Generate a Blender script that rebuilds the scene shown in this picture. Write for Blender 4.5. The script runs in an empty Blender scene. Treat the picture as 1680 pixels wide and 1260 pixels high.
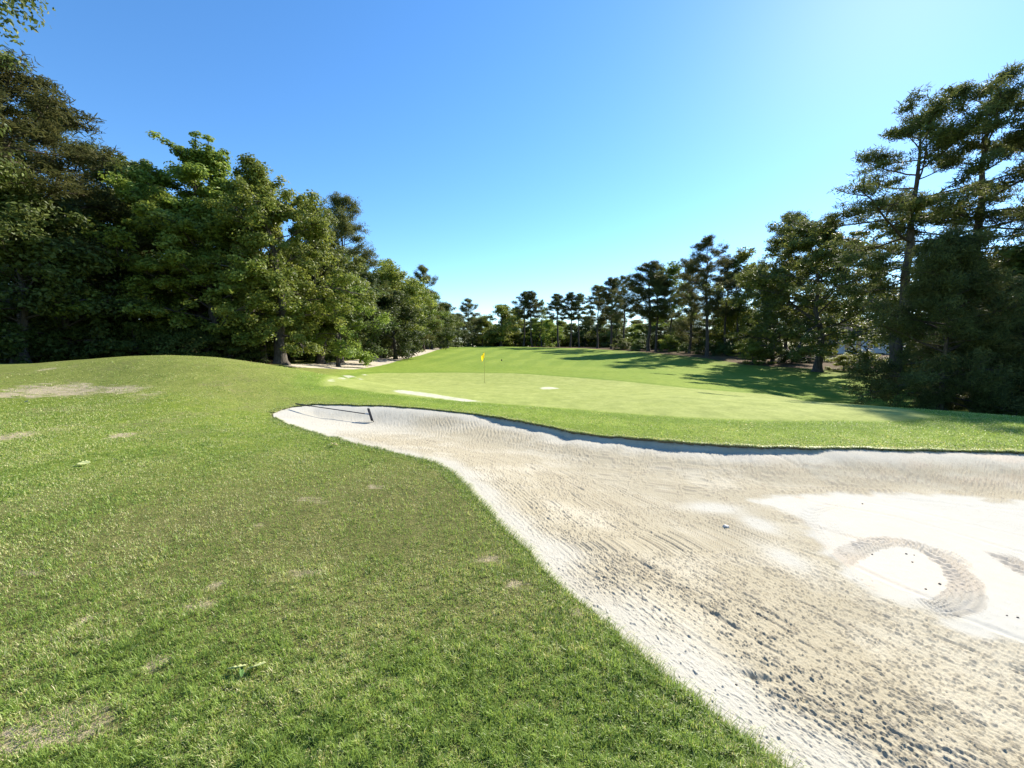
import bpy, math, random, time
import numpy as np
from mathutils import Vector, Matrix
T0 = time.time()
random.seed(7); np.random.seed(7)
scene = bpy.context.scene
COL = scene.collection
R = math.radians
# ------------------------------------------------------------------ camera model (photo pixels 1680 x 1260)
F, CX, CY, EYE = 656.0, 840.0, 630.0, 1.6
HOR = 574.0
PITCH = math.atan((CY - HOR) / F)
cp, sp = math.cos(PITCH), math.sin(PITCH)

def pix_ray(px, py):
    a = (px - CX) / F; v = (CY - py) / F
    return np.array([a, cp + v * sp, -sp + v * cp])      # world direction, depth-normalised

def at_depth(px, py, Y):
    d = pix_ray(px, py); t = Y / d[1]
    return d[0] * t, Y, EYE + d[2] * t

# ------------------------------------------------------------------ tagging helpers
def tag(o, label=None, cat=None, group=None, kind=None):
    if label: o['label'] = label
    if cat: o['category'] = cat
    if group: o['group'] = group
    if kind: o['kind'] = kind
    return o

def link(name, me, mat=None, parent=None):
    o = bpy.data.objects.new(name, me); COL.objects.link(o)
    if mat is not None and me is not None and len(me.materials) == 0: me.materials.append(mat)
    if parent: o.parent = parent
    return o

def empty(name, loc, rz=0):
    o = bpy.data.objects.new(name, None); COL.objects.link(o)
    o.location = loc; o.rotation_euler = (0, 0, rz); o.empty_display_size = .2
    return o

def mesh_np(name, V, loops, sizes, smooth=False, attrs=None):
    me = bpy.data.meshes.new(name)
    V = np.ascontiguousarray(V, dtype=np.float32); loops = np.ascontiguousarray(loops, dtype=np.int32)
    me.vertices.add(len(V)); me.vertices.foreach_set('co', V.ravel())
    me.loops.add(len(loops)); me.loops.foreach_set('vertex_index', loops)
    if np.isscalar(sizes): n = len(loops) // sizes; st = np.arange(n, dtype=np.int32) * sizes
    else:
        n = len(sizes); st = np.concatenate([[0], np.cumsum(sizes)[:-1]]).astype(np.int32)
    me.polygons.add(n); me.polygons.foreach_set('loop_start', st)
    me.update(calc_edges=True)
    me.polygons.foreach_set('use_smooth', np.full(n, bool(smooth)))
    for k, a in (attrs or {}).items():
        a = np.ascontiguousarray(a, dtype=np.float32)
        if a.ndim == 1:
            me.attributes.new(k, 'FLOAT', 'POINT').data.foreach_set('value', a)
        else:
            me.attributes.new(k, 'FLOAT_COLOR', 'POINT').data.foreach_set('color', a.ravel())
    return me

# ------------------------------------------------------------------ numpy noise
def _h(ix, iy, seed):
    h = (ix.astype(np.int64) * 374761393 + iy.astype(np.int64) * 668265263 + seed * 974634721) & 0xffffffff
    h = ((h ^ (h >> 13)) * 1274126177) & 0xffffffff
    return ((h ^ (h >> 16)) & 0xffff) / 65535.0

def vn(x, y, seed=0):
    ix = np.floor(x); iy = np.floor(y); fx = x - ix; fy = y - iy
    fx = fx * fx * (3 - 2 * fx); fy = fy * fy * (3 - 2 * fy)
    a = _h(ix, iy, seed); b = _h(ix + 1, iy, seed); c = _h(ix, iy + 1, seed); d = _h(ix + 1, iy + 1, seed)
    return (a * (1 - fx) + b * fx) * (1 - fy) + (c * (1 - fx) + d * fx) * fy

def fbm(x, y, seed=0, o=3):
    s = 0; a = 1; t = 0
    for i in range(o):
        s = s + a * vn(x * 2 ** i, y * 2 ** i, seed + i * 17); t += a; a *= .5
    return s / t

def sst(a, b, x):
    t = np.clip((x - a) / (b - a), 0, 1); return t * t * (3 - 2 * t)

# ------------------------------------------------------------------ terrain: thin plate through surveyed points
CT = []
def P(px, py, Y): CT.append(at_depth(px, py, Y))
def W(x, y, z): CT.append((x, y, z))
for a in (-1.6, -.8, -.3, .3, .8, 1.6):
    for r in (.5, 1.5): W(r * math.sin(a), r * math.cos(a), 0.0)
for (x, y, z) in ((-3, 2.4, .03), (-6, 4, .1), (-2, 4, 0), (-.5, 4, -.02), (-3, 7, 0), (-6, 8, .1), (-10, 8, .25), (0, 7, -.03), (3, 3, -.05), (7, 3, -.08), (-10, 1, .2)): W(x, y, z)
P(0, 600, 15); P(100, 593, 14.5); P(200, 588, 14); P(280, 588, 14); P(350, 591, 14.5); P(420, 597, 15.5); P(470, 602, 17)
P(0, 660, 9.5); P(150, 655, 9.8); P(300, 655, 10); P(150, 630, 11.5); P(400, 650, 11.5)
P(445, 680, 10.1); P(640, 663, 11.7); P(840, 688, 9.5); P(1000, 716, 7.85); P(1250, 732, 7.05); P(1680, 742, 6.64)
W(13, 6.5, -.12); W(14, 2, -.1); W(8, 0, -.05)
P(840, 658, 14); P(840, 640, 20); P(795, 628, 28); P(840, 612, 38); P(840, 605, 44); P(840, 595, 56); P(840, 585, 80); P(840, 575, 120); P(840, 568.5, 165); P(840, 568.5, 185); P(700, 628, 27); P(600, 625, 25); P(600, 612, 31)
P(1200, 650, 15.3); P(1400, 664, 13.2); P(1560, 675, 11.8); P(1680, 684, 10.8); P(1000, 655, 15); P(1000, 636, 23)
W(22, 19, -1.45); W(16, 22.5, -1.35); W(28, 17, -1.35); P(1350, 648, 27); P(1350, 628, 36); P(1350, 606, 48); P(1560, 655, 24); P(1680, 668, 19); W(32, 24, -1.0); W(50, 30, -.2)
P(1130, 612, 42); P(1130, 630, 28); P(1000, 592, 66); P(1000, 608, 42); P(1230, 599, 54); P(1450, 611, 44); P(1170, 586, 68); P(1040, 577, 92); P(960, 571, 135); P(1430, 580, 75)
P(590, 603, 38); P(640, 583, 64); P(560, 591, 46); P(520, 598, 36); P(500, 615, 24); P(700, 573.5, 95); P(730, 570, 130); P(760, 568.5, 160); P(450, 596, 30)
W(-24, 28, .7); W(-34, 26, .9); W(-26, 20, .9); W(-50, 60, 2)
for a in (-1.5, -1, -.5, 0, .5, 1, 1.5):
    W(420 * math.sin(a), 420 * math.cos(a), 4.0); W(800 * math.sin(a), 800 * math.cos(a), 4.0)
CT = np.array(CT)

def tco(x, y):
    r = np.sqrt(x * x + y * y) + .3
    return np.arctan2(x, np.maximum(y, -r) + 1e-9).clip(-1.7, 1.7) * 1.3, np.log(r)

_ca, _cw = tco(CT[:, 0], CT[:, 1])
def _k(d2): return np.where(d2 > 0, .5 * d2 * np.log(d2 + 1e-12), 0)
_n = len(CT)
_A = np.zeros((_n + 3, _n + 3))
_A[:_n, :_n] = _k((_ca[:, None] - _ca) ** 2 + (_cw[:, None] - _cw) ** 2) + np.eye(_n) * .002
_A[:_n, _n] = 1; _A[:_n, _n + 1] = _ca; _A[:_n, _n + 2] = _cw; _A[_n:, :_n] = _A[:_n, _n:].T
_sol = np.linalg.solve(_A, np.concatenate([CT[:, 2], [0, 0, 0]]))

def gz(x, y):
    x = np.atleast_1d(np.asarray(x, float)); y = np.atleast_1d(np.asarray(y, float)); sh = x.shape
    x = x.ravel(); y = y.ravel(); out = np.empty(len(x))
    for i in range(0, len(x), 40000):
        a, w = tco(x[i:i + 40000], y[i:i + 40000])
        d2 = (a[:, None] - _ca) ** 2 + (w[:, None] - _cw) ** 2
        out[i:i + 40000] = _k(d2) @ _sol[:_n] + _sol[_n] + a * _sol[_n + 1] + w * _sol[_n + 2]
    r = np.sqrt(x * x + y * y)
    out = out + (fbm(x * .35, y * .35, 5, 3) - .5) * .05 * sst(2, 12, r) + (fbm(x * 1.3, y * 1.3, 9, 2) - .5) * .02
    back = np.abs(np.arctan2(x, y)) > 1.75
    return np.where(back, out * .3, out).reshape(sh)

def g1(x, y): return float(gz([x], [y])[0])

def hit(px, py, tmax=400.0):
    d = pix_ray(px, py); t = np.concatenate([np.arange(.6, 30, .05), np.geomspace(30, tmax, 700)])
    z = EYE + d[2] * t - gz(d[0] * t, d[1] * t)
    k = np.argmax(z < 0)
    if z[k] >= 0: return d[0] * 180, d[1] * 180
    if k == 0: return d[0] * t[0], d[1] * t[0]
    f = z[k - 1] / (z[k - 1] - z[k]); tt = t[k - 1] + f * (t[k] - t[k - 1])
    return d[0] * tt, d[1] * tt

def hits(l): return np.array([hit(*p) for p in l])

def catmull(Q, n=10, closed=False):
    Q = np.asarray(Q, float); m = len(Q); out = []
    for i in range(m if closed else m - 1):
        p = [Q[(i + k) % m] if closed else Q[min(max(i + k, 0), m - 1)] for k in (-1, 0, 1, 2)]
        for t in np.arange(n) / n:
            out.append(.5 * (2 * p[1] + (p[2] - p[0]) * t + (2 * p[0] - 5 * p[1] + 4 * p[2] - p[3]) * t * t + (3 * p[1] - p[0] - 3 * p[2] + p[3]) * t ** 3))
    if not closed: out.append(Q[-1])
    return np.array(out)

def near_line(X, Y, L):
    """distance, nearest point, arc length along the open polyline L"""
    n = len(X); D = np.empty(n); NP = np.empty((n, 2)); S = np.empty(n)
    A = L[:-1]; B = L[1:]; AB = B - A; l2 = (AB ** 2).sum(1) + 1e-12; seg = np.sqrt(l2); cum = np.concatenate([[0], np.cumsum(seg)[:-1]])
    ch = max(1, int(6e6 / len(A)))
    for i in range(0, n, ch):
        px = X[i:i + ch, None] - A[:, 0]; py = Y[i:i + ch, None] - A[:, 1]
        t = np.clip((px * AB[:, 0] + py * AB[:, 1]) / l2, 0, 1)
        d2 = (px - t * AB[:, 0]) ** 2 + (py - t * AB[:, 1]) ** 2
        k = d2.argmin(1); r = np.arange(len(k))
        D[i:i + ch] = np.sqrt(d2[r, k]); tt = t[r, k]
        NP[i:i + ch] = A[k] + AB[k] * tt[:, None]; S[i:i + ch] = cum[k] + tt * seg[k]
    return D, NP, S

def inside(X, Y, poly):
    c = np.zeros(len(X), bool); n = len(poly)
    for i in range(n):
        x1, y1 = poly[i]; x2, y2 = poly[(i + 1) % n]
        if y1 == y2: continue
        m = (y1 > Y) != (y2 > Y)
        c ^= m & (X < (x2 - x1) * (Y - y1) / (y2 - y1) + x1)
    return c

def sdf(X, Y, poly, pad=1.0, far=9.0):
    """signed distance (inside positive), only worked out near the polygon"""
    out = np.full(len(X), -float(far))
    m = (X > poly[:, 0].min() - pad) & (X < poly[:, 0].max() + pad) & (Y > poly[:, 1].min() - pad) & (Y < poly[:, 1].max() + pad)
    if m.any():
        d, _, _ = near_line(X[m], Y[m], np.vstack([poly, poly[:1]]))
        out[m] = np.where(inside(X[m], Y[m], poly), d, -d)
    return out

# ------------------------------------------------------------------ bunker outline
near_px = [(1290, 1260), (1200, 1195), (1100, 1115), (1000, 1030), (950, 987), (900, 945), (850, 890), (800, 840), (765, 800), (735, 775), (700, 757), (620, 738), (530, 716), (475, 699), (448, 686)]
far_px = [(447, 677), (480, 667), (530, 663), (585, 665), (650, 667), (740, 675), (800, 682), (850, 690), (900, 700), (960, 711), (1040, 719), (1150, 728), (1250, 733), (1350, 735), (1500, 738), (1680, 742)]
NEAR = np.vstack([[(6, -1.6), (3.6, -1.2), (1.9, -.2), (1.35, .8)], hits(near_px)])
FAR = np.vstack([hits(far_px), [(10.5, 6.7), (13, 6.2), (15.5, 3.5), (14, 0), (10, -1.5), (6, -1.6)]])
NEAR = catmull(NEAR, 9); FAR = catmull(FAR, 9)
def wiggle(L, amp, f, seed):
    L = L.copy(); t = np.gradient(L, axis=0); t /= np.linalg.norm(t, axis=1)[:, None] + 1e-9
    s = np.concatenate([[0], np.cumsum(np.linalg.norm(np.diff(L, axis=0), axis=1))])
    w = (fbm(s * f, s * 0 + .5, seed, 3) - .5) * 2 * amp
    w[0] = w[-1] = 0
    return L + np.stack([-t[:, 1], t[:, 0]], 1) * w[:, None]
def resample(L, step):
    s = np.concatenate([[0], np.cumsum(np.linalg.norm(np.diff(L, axis=0), axis=1))])
    q = np.linspace(0, s[-1], max(2, int(s[-1] / step)))
    return np.stack([np.interp(q, s, L[:, 0]), np.interp(q, s, L[:, 1])], 1)
NEAR = wiggle(resample(NEAR, .06), .035, 2.2, 3); FAR = wiggle(wiggle(resample(FAR, .05), .09, 2.2, 4), .035, 8, 14)
BUNK = np.vstack([NEAR[:-1], FAR[:-1]])
BUNKC = np.vstack([BUNK, BUNK[:1]])
print('outline', len(BUNK), time.time() - T0)

# ------------------------------------------------------------------ node helpers
class NT:
    def __init__(s, tree): s.t = tree; tree.nodes.clear()
    def n(s, typ, **kw):
        nd = s.t.nodes.new(typ)
        for k, v in kw.items():
            if k.startswith('i_'):
                key = k[2:]; key = int(key) if key.isdigit() else key.replace('_', ' ')
                s.set(nd.inputs[key], v)
            else: setattr(nd, k, v)
        return nd
    def set(s, inp, v):
        if hasattr(v, 'is_output'): s.t.links.new(v, inp)
        elif isinstance(v, (tuple, list)) and inp.type == 'RGBA' and len(v) == 3: inp.default_value = (*v, 1)
        else: inp.default_value = v
    def attr(s, name): return s.n('ShaderNodeAttribute', attribute_name=name)
    def math(s, op, a, b=0.0, c=None, clamp=False):
        nd = s.n('ShaderNodeMath', operation=op, use_clamp=clamp); s.set(nd.inputs[0], a); s.set(nd.inputs[1], b)
        if c is not None: s.set(nd.inputs[2], c)
        return nd.outputs[0]
    def mix(s, f, a, b, blend='MIX'):
        nd = s.n('ShaderNodeMix', data_type='RGBA', blend_type=blend); s.set(nd.inputs[0], f); s.set(nd.inputs[6], a); s.set(nd.inputs[7], b)
        return nd.outputs[2]
    def ramp(s, f, lo, hi):
        nd = s.n('ShaderNodeMapRange', interpolation_type='SMOOTHSTEP'); s.set(nd.inputs[0], f); s.set(nd.inputs[1], lo); s.set(nd.inputs[2], hi)
        return nd.outputs[0]
    def noise(s, vec, scale, detail=3.0, rough=.55):
        nd = s.n('ShaderNodeTexNoise'); s.set(nd.inputs['Vector'], vec); nd.inputs['Scale'].default_value = scale; nd.inputs['Detail'].default_value = detail; nd.inputs['Roughness'].default_value = rough
        return nd.outputs[0]
    def vscale(s, vec, v):
        nd = s.n('ShaderNodeMapping'); s.set(nd.inputs[0], vec); nd.inputs['Scale'].default_value = v; return nd.outputs[0]
    def out(s, sh): s.t.links.new(sh, s.n('ShaderNodeOutputMaterial').inputs[0])
    def pbr(s, col, rough=.6, normal=None, spec=.3, metal=0.0):
        b = s.n('ShaderNodeBsdfPrincipled'); s.set(b.inputs['Base Color'], col); s.set(b.inputs['Roughness'], rough); b.inputs['Specular IOR Level'].default_value = spec; b.inputs['Metallic'].default_value = metal
        if normal is not None: s.set(b.inputs['Normal'], normal)
        return b.outputs[0]
    def bump(s, h, strength=.5, dist=.02):
        b = s.n('ShaderNodeBump'); s.set(b.inputs['Height'], h); b.inputs['Strength'].default_value = strength; b.inputs['Distance'].default_value = dist; return b.outputs[0]

def material(name):
    m = bpy.data.materials.new(name); m.use_nodes = True; return m, NT(m.node_tree)

def simple(name, col, rough=.6, var=.15, scale=20.0, metal=0.0, spec=.3, bump=0.0):
    m, t = material(name); g = t.n('ShaderNodeNewGeometry').outputs['Position']; nz = t.noise(g, scale, 4)
    c = t.mix(nz, tuple(c * (1 - var) for c in col), tuple(min(1, c * (1 + var)) for c in col))
    t.out(t.pbr(c, rough, t.bump(nz, bump, .01) if bump else None, spec, metal)); return m

# leaves: colour attribute x per-tree variation, partly see-through to sunlight
def leaf_mat(name, dark, mid, light, trans=.35, rough=.55, spec=.22):
    m, t = material(name)
    tint = t.attr('tint').outputs['Fac']; rnd = t.n('ShaderNodeObjectInfo').outputs['Random']
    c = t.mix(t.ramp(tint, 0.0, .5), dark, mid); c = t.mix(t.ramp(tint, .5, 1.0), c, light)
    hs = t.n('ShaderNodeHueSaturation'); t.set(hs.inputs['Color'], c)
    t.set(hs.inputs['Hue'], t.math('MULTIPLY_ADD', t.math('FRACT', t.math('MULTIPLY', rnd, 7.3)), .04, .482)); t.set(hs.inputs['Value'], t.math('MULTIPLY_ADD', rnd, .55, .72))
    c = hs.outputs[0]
    p = t.pbr(c, rough, None, spec)
    tr = t.n('ShaderNodeBsdfTranslucent'); tc = t.mix(.55, c, t.mix(1.0, c, (1.0, .95, .25), 'MULTIPLY')); br = t.n('ShaderNodeBrightContrast'); t.set(br.inputs[0], tc); br.inputs[1].default_value = .02
    t.set(tr.inputs[0], br.outputs[0])
    mx = t.n('ShaderNodeMixShader'); mx.inputs[0].default_value = trans; t.set(mx.inputs[1], p); t.set(mx.inputs[2], tr.outputs[0])
    t.out(mx.outputs[0]); return m

M_OAK = leaf_mat('oak_leaf', (.065, .092, .015), (.175, .225, .034), (.34, .37, .10), .44, .45)
M_LIGHT = leaf_mat('pale_sunlit_leaf', (.09, .13, .018), (.20, .25, .035), (.32, .36, .08), .5, .5)  # paler leaf green; sunlight on lit shrubs and wood gaps is put into it
M_PINE = leaf_mat('pine_needle', (.046, .058, .018), (.105, .12, .034), (.19, .185, .06), .34, .6, .1)
M_DARK = leaf_mat('shade_leaf', (.038, .055, .012), (.09, .12, .023), (.19, .22, .05), .4, .5)  # darker leaf green, with the shade of the woods put into the colour
M_BLADE = leaf_mat('grass_blade', (.11, .165, .028), (.31, .395, .082), (.66, .58, .34), .48, .42, .3)

def bark_mat(name, a, b):
    m, t = material(name); o = t.n('ShaderNodeTexCoord').outputs['Object']
    n1 = t.noise(t.vscale(o, (9, 9, 1.6)), 1.0, 5, .65); n2 = t.noise(o, 3, 3)
    c = t.mix(t.ramp(n1, .35, .65), a, b); c = t.mix(t.math('MULTIPLY', n2, .35), c, (.16, .16, .13))
    t.out(t.pbr(c, .9, t.bump(n1, .9, .06), .15)); return m
M_BARK = bark_mat('oak_bark', (.035, .027, .021), (.11, .09, .075))
M_PBARK = bark_mat('pine_bark', (.03, .02, .015), (.10, .07, .052))

# ground: rough lawn, fairway, putting green, path, bare earth and litter, blended from the masks on the sheet
def ground_mat():
    m, t = material('turf')
    pos = t.n('ShaderNodeNewGeometry').outputs['Position']
    A = {k: t.attr(k).outputs['Fac'] for k in ('green', 'fair', 'bare', 'white', 'path', 'litter', 'soil', 'near', 'stripe', 'olive')}
    nf = t.noise(pos, 55, 4, .7); nm = t.noise(pos, 7, 4, .6); nl = t.noise(pos, .9, 4, .6); nx = t.noise(t.vscale(pos, (.12, .12, .12)), 1.0, 3)
    rough = t.mix(t.ramp(nm, .3, .7), (.115, .165, .022), (.195, .24, .038))
    rough = t.mix(t.ramp(nl, .45, .75), rough, (.20, .215, .07))
    rough = t.mix(t.math('MULTIPLY', t.ramp(nf, .45, .75), .55), rough, (.05, .075, .018))
    rough = t.mix(t.math('MULTIPLY', A['olive'], .75), rough, t.mix(nm, (.16, .18, .045), (.225, .24, .07)))
    dry = t.mix(t.ramp(nf, .35, .65), (.10, .085, .045), (.24, .20, .11))
    rough = t.mix(t.math('MULTIPLY', t.ramp(t.math('ADD', nm, t.math('MULTIPLY', nl, .6)), .85, 1.05), .6), rough, dry)
    under = t.mix(t.ramp(nf, .3, .7), (.075, .085, .025), (.19, .175, .07))
    rough = t.mix(A['near'], rough, under)
    fair = t.mix(t.ramp(nx, .3, .7), (.165, .24, .034), (.215, .28, .046))
    fair = t.mix(t.math('MULTIPLY', t.ramp(nl, .4, .8), .5), fair, (.24, .285, .058))
    fair = t.mix(t.math('MULTIPLY', A['stripe'], .5), fair, (.135, .205, .03))
    fair = t.mix(t.math('MULTIPLY', t.ramp(nf, .5, .8), .25), fair, (.08, .12, .02))
    gr = t.mix(t.ramp(nl, .35, .7), (.265, .30, .085), (.315, .345, .11))
    gr = t.mix(t.math('MULTIPLY', t.ramp(nx, .35, .7), .35), gr, (.23, .275, .07))
    gr = t.mix(t.math('MULTIPLY', t.ramp(nf, .5, .8), .15), gr, (.12, .17, .04))
    c = t.mix(A['fair'], rough, fair)
    c = t.mix(t.ramp(A['green'], -.25, .25), c, gr)
    ring = t.math('SUBTRACT', 1.0, t.math('MULTIPLY', t.math('ABSOLUTE', t.math('ADD', A['green'], .55)), 1.5), clamp=True)
    c = t.mix(t.math('MULTIPLY', t.ramp(ring, .1, .7), .5), c, (.12, .19, .03))
    bn = t.math('ADD', A['bare'], t.math('MULTIPLY', t.math('SUBTRACT', t.noise(t.vscale(pos, (1.2, 4, 2)), 1.6, 5, .7), .5), 1.9))
    earth = t.mix(nm, (.34, .27, .18), (.47, .39, .28))
    c = t.mix(t.math('MULTIPLY', t.ramp(bn, .34, .78), .88), c, earth)
    wn = t.math('ADD', A['white'], t.math('MULTIPLY', t.math('SUBTRACT', nm, .5), .5))
    c = t.mix(t.ramp(wn, -.08, .14), c, (.46, .46, .33))
    lit = t.mix(nm, (.07, .045, .025), (.15, .10, .06)); lit = t.mix(t.math('MULTIPLY', t.ramp(nl, .5, .7), .7), lit, (.09, .12, .03))
    c = t.mix(t.ramp(t.math('ADD', A['litter'], t.math('MULTIPLY', t.math('SUBTRACT', nl, .5), 1.2)), .35, .65), c, lit)
    pn = t.math('ADD', A['path'], t.math('MULTIPLY', t.math('SUBTRACT', nl, .5), .35))
    c = t.mix(t.ramp(pn, -.1, .25), c, t.mix(nm, (.44, .38, .29), (.58, .52, .42)))
    n3 = t.noise(t.vscale(pos, (1, .5, 1)), 2.6, 5, .7); n4 = t.noise(pos, 13, 4, .75)
    c = t.mix(1.0, c, t.mix(t.ramp(n3, .25, .75), (.80, .82, .78), (1.12, 1.10, 1.12)), 'MULTIPLY'); c = t.mix(1.0, c, t.mix(t.ramp(n4, .3, .7), (.84, .86, .8), (1.1, 1.08, 1.1)), 'MULTIPLY')
    c = t.mix(A['soil'], c, t.mix(nm, (.07, .055, .03), (.22, .17, .11)))
    h = t.math('ADD', nf, t.math('MULTIPLY', nm, 1.5))
    bs = t.math('SUBTRACT', .75, t.math('MULTIPLY', t.ramp(A['green'], -.2, .2), .6))
    b = t.n('ShaderNodeBump'); t.set(b.inputs['Height'], h); t.set(b.inputs['Strength'], bs); b.inputs['Distance'].default_value = .02
    t.out(t.pbr(c, .9, b.outputs[0], .03)); return m
M_TURF = ground_mat()

def sand_mat():
    m, t = material('bunker_sand')
    pos = t.n('ShaderNodeNewGeometry').outputs['Position']
    rk = t.attr('raked').outputs['Fac']; cl = t.attr('clod').outputs['Fac']; wm = t.attr('warm').outputs['Fac']
    nf = t.noise(pos, 160, 4, .7); nm = t.noise(pos, 14, 4, .6); nl = t.noise(pos, 1.3, 3)
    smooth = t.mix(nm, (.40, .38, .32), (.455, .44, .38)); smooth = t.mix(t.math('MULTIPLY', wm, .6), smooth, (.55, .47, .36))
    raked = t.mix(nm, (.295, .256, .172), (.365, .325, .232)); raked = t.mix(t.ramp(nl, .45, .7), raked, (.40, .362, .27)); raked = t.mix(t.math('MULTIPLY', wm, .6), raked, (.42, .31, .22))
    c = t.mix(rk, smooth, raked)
    c = t.mix(t.math('MULTIPLY', cl, .55), c, (.165, .14, .115))  # dark clods and furrows: their self-shadow put into the sand colour
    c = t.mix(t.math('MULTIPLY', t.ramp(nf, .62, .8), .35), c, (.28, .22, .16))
    t.out(t.pbr(c, .95, t.bump(t.math('ADD', nf, nm), .5, .006), .1)); return m
M_SAND = sand_mat()

# ------------------------------------------------------------------ ground sheet (polar about the standing point)
def polar(du, rows):
    u = np.arange(-1.42, 1.42 + du, du); a = np.arctan(u)
    out = np.linspace(a[-1] + .02, math.pi, 60)
    a = np.concatenate([-out[::-1], a, out]); return np.meshgrid(a, rows, indexing='ij')
rows = np.concatenate([[.25, .5, .75, .95], 1 / np.linspace(1 / 1.1, 1 / 34, 400), np.geomspace(34.6, 220, 130), np.geomspace(230, 1500, 16)])
A_, R_ = polar(1 / 400, rows)
NI, NJ = A_.shape
X = (R_ * np.sin(A_)).ravel(); Y = (R_ * np.cos(A_)).ravel()
# snap vertices that lie close to the bunker's edge on to it
bb = (X > -7) & (X < 16.5) & (Y > -3) & (Y < 13.5)
bs = np.full(len(X), -9.0)
d, npnt, _ = near_line(X[bb], Y[bb], BUNKC[::2] if False else BUNKC)
ins = inside(X[bb], Y[bb], BUNK); bs[bb] = np.where(ins, d, -d)
rb_ = np.hypot(X[bb], Y[bb]); drr = np.maximum(rb_ ** 2 * (1 / 1.1 - 1 / 34) / 400, .004); dtt = rb_ / 400
nv_ = npnt - np.stack([X[bb], Y[bb]], 1); cr_ = np.abs(nv_[:, 0] * X[bb] + nv_[:, 1] * Y[bb]) / (rb_ * d + 1e-9)
sn = d < .54 * (drr * cr_ + dtt * np.sqrt(np.clip(1 - cr_ ** 2, 0, 1)))
xi = np.where(bb)[0][sn]; X[xi] = npnt[sn, 0]; Y[xi] = npnt[sn, 1]; bs[xi] = 0
Z = gz(X, Y)
RR = np.sqrt(X * X + Y * Y)
print('ground verts', len(X), time.time() - T0)

gpoly = catmull(hits([(535, 622), (600, 614), (700, 611.5), (840, 612.5), (1000, 624), (1130, 637), (1300, 652), (1480, 670), (1500, 688), (1300, 690), (1150, 686), (1000, 676), (900, 668), (800, 661), (700, 653), (620, 644), (560, 633)]), 6, True)
a_green = sdf(X, Y, gpoly, 3, 3).clip(-3, 3)
fair_poly = np.vstack([hits([(470, 622), (560, 607), (620, 594), (660, 585), (700, 576), (735, 570.5)]), [(-28, 175), (60, 175)], hits([(1000, 578), (1080, 584), (1160, 594), (1230, 603), (1330, 612), (1430, 622)]), [(24, 24), (20, 13), (14, 9.5), (12, 7.4)], FAR[(FAR[:, 0] < 9) & (FAR[:, 1] > 2)][::-12], hits([(560, 655), (500, 645)])])
a_fair = sst(-1.2, 1.2, sdf(X, Y, fair_poly, 4, 4) + (fbm(X * .5, Y * .5, 31) - .5) * 1.2)
path_poly = catmull(hits([(455, 599), (520, 596), (585, 590), (645, 581), (688, 575.5), (716, 571), (723, 572.5), (697, 581), (668, 588), (640, 596), (608, 603), (575, 606), (520, 604), (470, 602)]), 5, True)
a_path = sdf(X, Y, path_poly, 3, 3)
white = np.full(len(X), -1.0)
for pl in ([(640, 641), (655, 639.5), (690, 643), (740, 651), (800, 660), (760, 659), (700, 651), (655, 645)], [(883, 635), (905, 634.5), (922, 638), (890, 639)], [(560, 616), (606, 613.5), (600, 617), (565, 618.5)], [(538, 623), (548, 621), (546, 626), (539, 626)], [(556, 621.5), (572, 620), (566, 623)], [(584, 622), (600, 621.5), (592, 624)], [(624, 613.5), (632, 613), (628, 614.5)]):
    white = np.maximum(white, sdf(X, Y, hits(pl), 1, 1))
white = white.clip(-1, 1)
bare = np.zeros(len(X))
def blob(px, py, rx, ry, s):
    global bare
    c = np.array(hit(px, py)); e = np.array(hit(px + rx, py)); f1 = np.array(hit(px, py - ry)); f2 = np.array(hit(px, py + ry))
    ax = np.linalg.norm(e - c); ay = np.linalg.norm(f1 - f2) / 2; dr = (e - c) / ax; nr = np.array([-dr[1], dr[0]])
    dx = X - c[0]; dy = Y - c[1]; q = ((dx * dr[0] + dy * dr[1]) / ax) ** 2 + ((dx * nr[0] + dy * nr[1]) / ay) ** 2
    bare = np.maximum(bare, s * np.exp(-q * .9))
for b in ((100, 641, 90, 9, 1.0), (30, 648, 70, 6, 1.0), (190, 641, 60, 7, .8), (235, 645, 40, 4, .8), (90, 605, 30, 3, .75), (10, 618, 22, 4, .8), (110, 625, 20, 3, .7), (20, 715, 35, 6, .7), (200, 714, 22, 5, .75), (110, 700, 60, 9, .45), (415, 868, 12, 7, .7), (595, 800, 35, 7, .55),
          (350, 960, 25, 10, .55), (140, 1015, 15, 8, .7), (175, 1050, 25, 9, .6), (245, 1090, 45, 16, .6), (80, 1200, 130, 40, .55), (330, 990, 40, 12, .45), (830, 960, 40, 12, .5), (800, 915, 30, 8, .5), (1120, 1150, 25, 18, .7), (945, 1005, 14, 8, .8), (640, 1120, 60, 18, .4), (700, 1200, 60, 20, .4), (480, 940, 50, 10, .4), (520, 820, 80, 8, .35), (560, 1240, 70, 20, .4), (60, 950, 80, 20, .3), (1160, 1190, 20, 15, .6)):
    blob(*b[:4], b[4] * (1.45 if b[1] > 700 else 1))
bare *= np.where(RR < 8.5, .25 + .85 * sst(.32, .62, fbm(X * 5, Y * 5, 47, 4)), .7 + .45 * fbm(X * 2, Y * 4, 48, 3))
soil = sst(.12, .0, np.where(bb, -bs, 9) + (fbm(X * 5, Y * 5, 41) - .5) * .12) * (Y > 5.5) * .6
lit_r = np.vstack([hits([(870, 569.5), (960, 571.6), (1040, 576.5), (1150, 587), (1230, 599), (1330, 605), (1450, 610)]), [(33, 33), (27.5, 25), (27, 17), (40, 8)], [(400, 60), (300, 400), (8, 400)]])
lit_l = np.vstack([[(-60, 5), (-31, 18), (-25, 22.5)], hits([(415, 594), (470, 592), (560, 586), (640, 578.5), (690, 573.5), (730, 570)]), [(-27, 176), (8, 180), (8, 400), (-400, 400)]])
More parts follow.
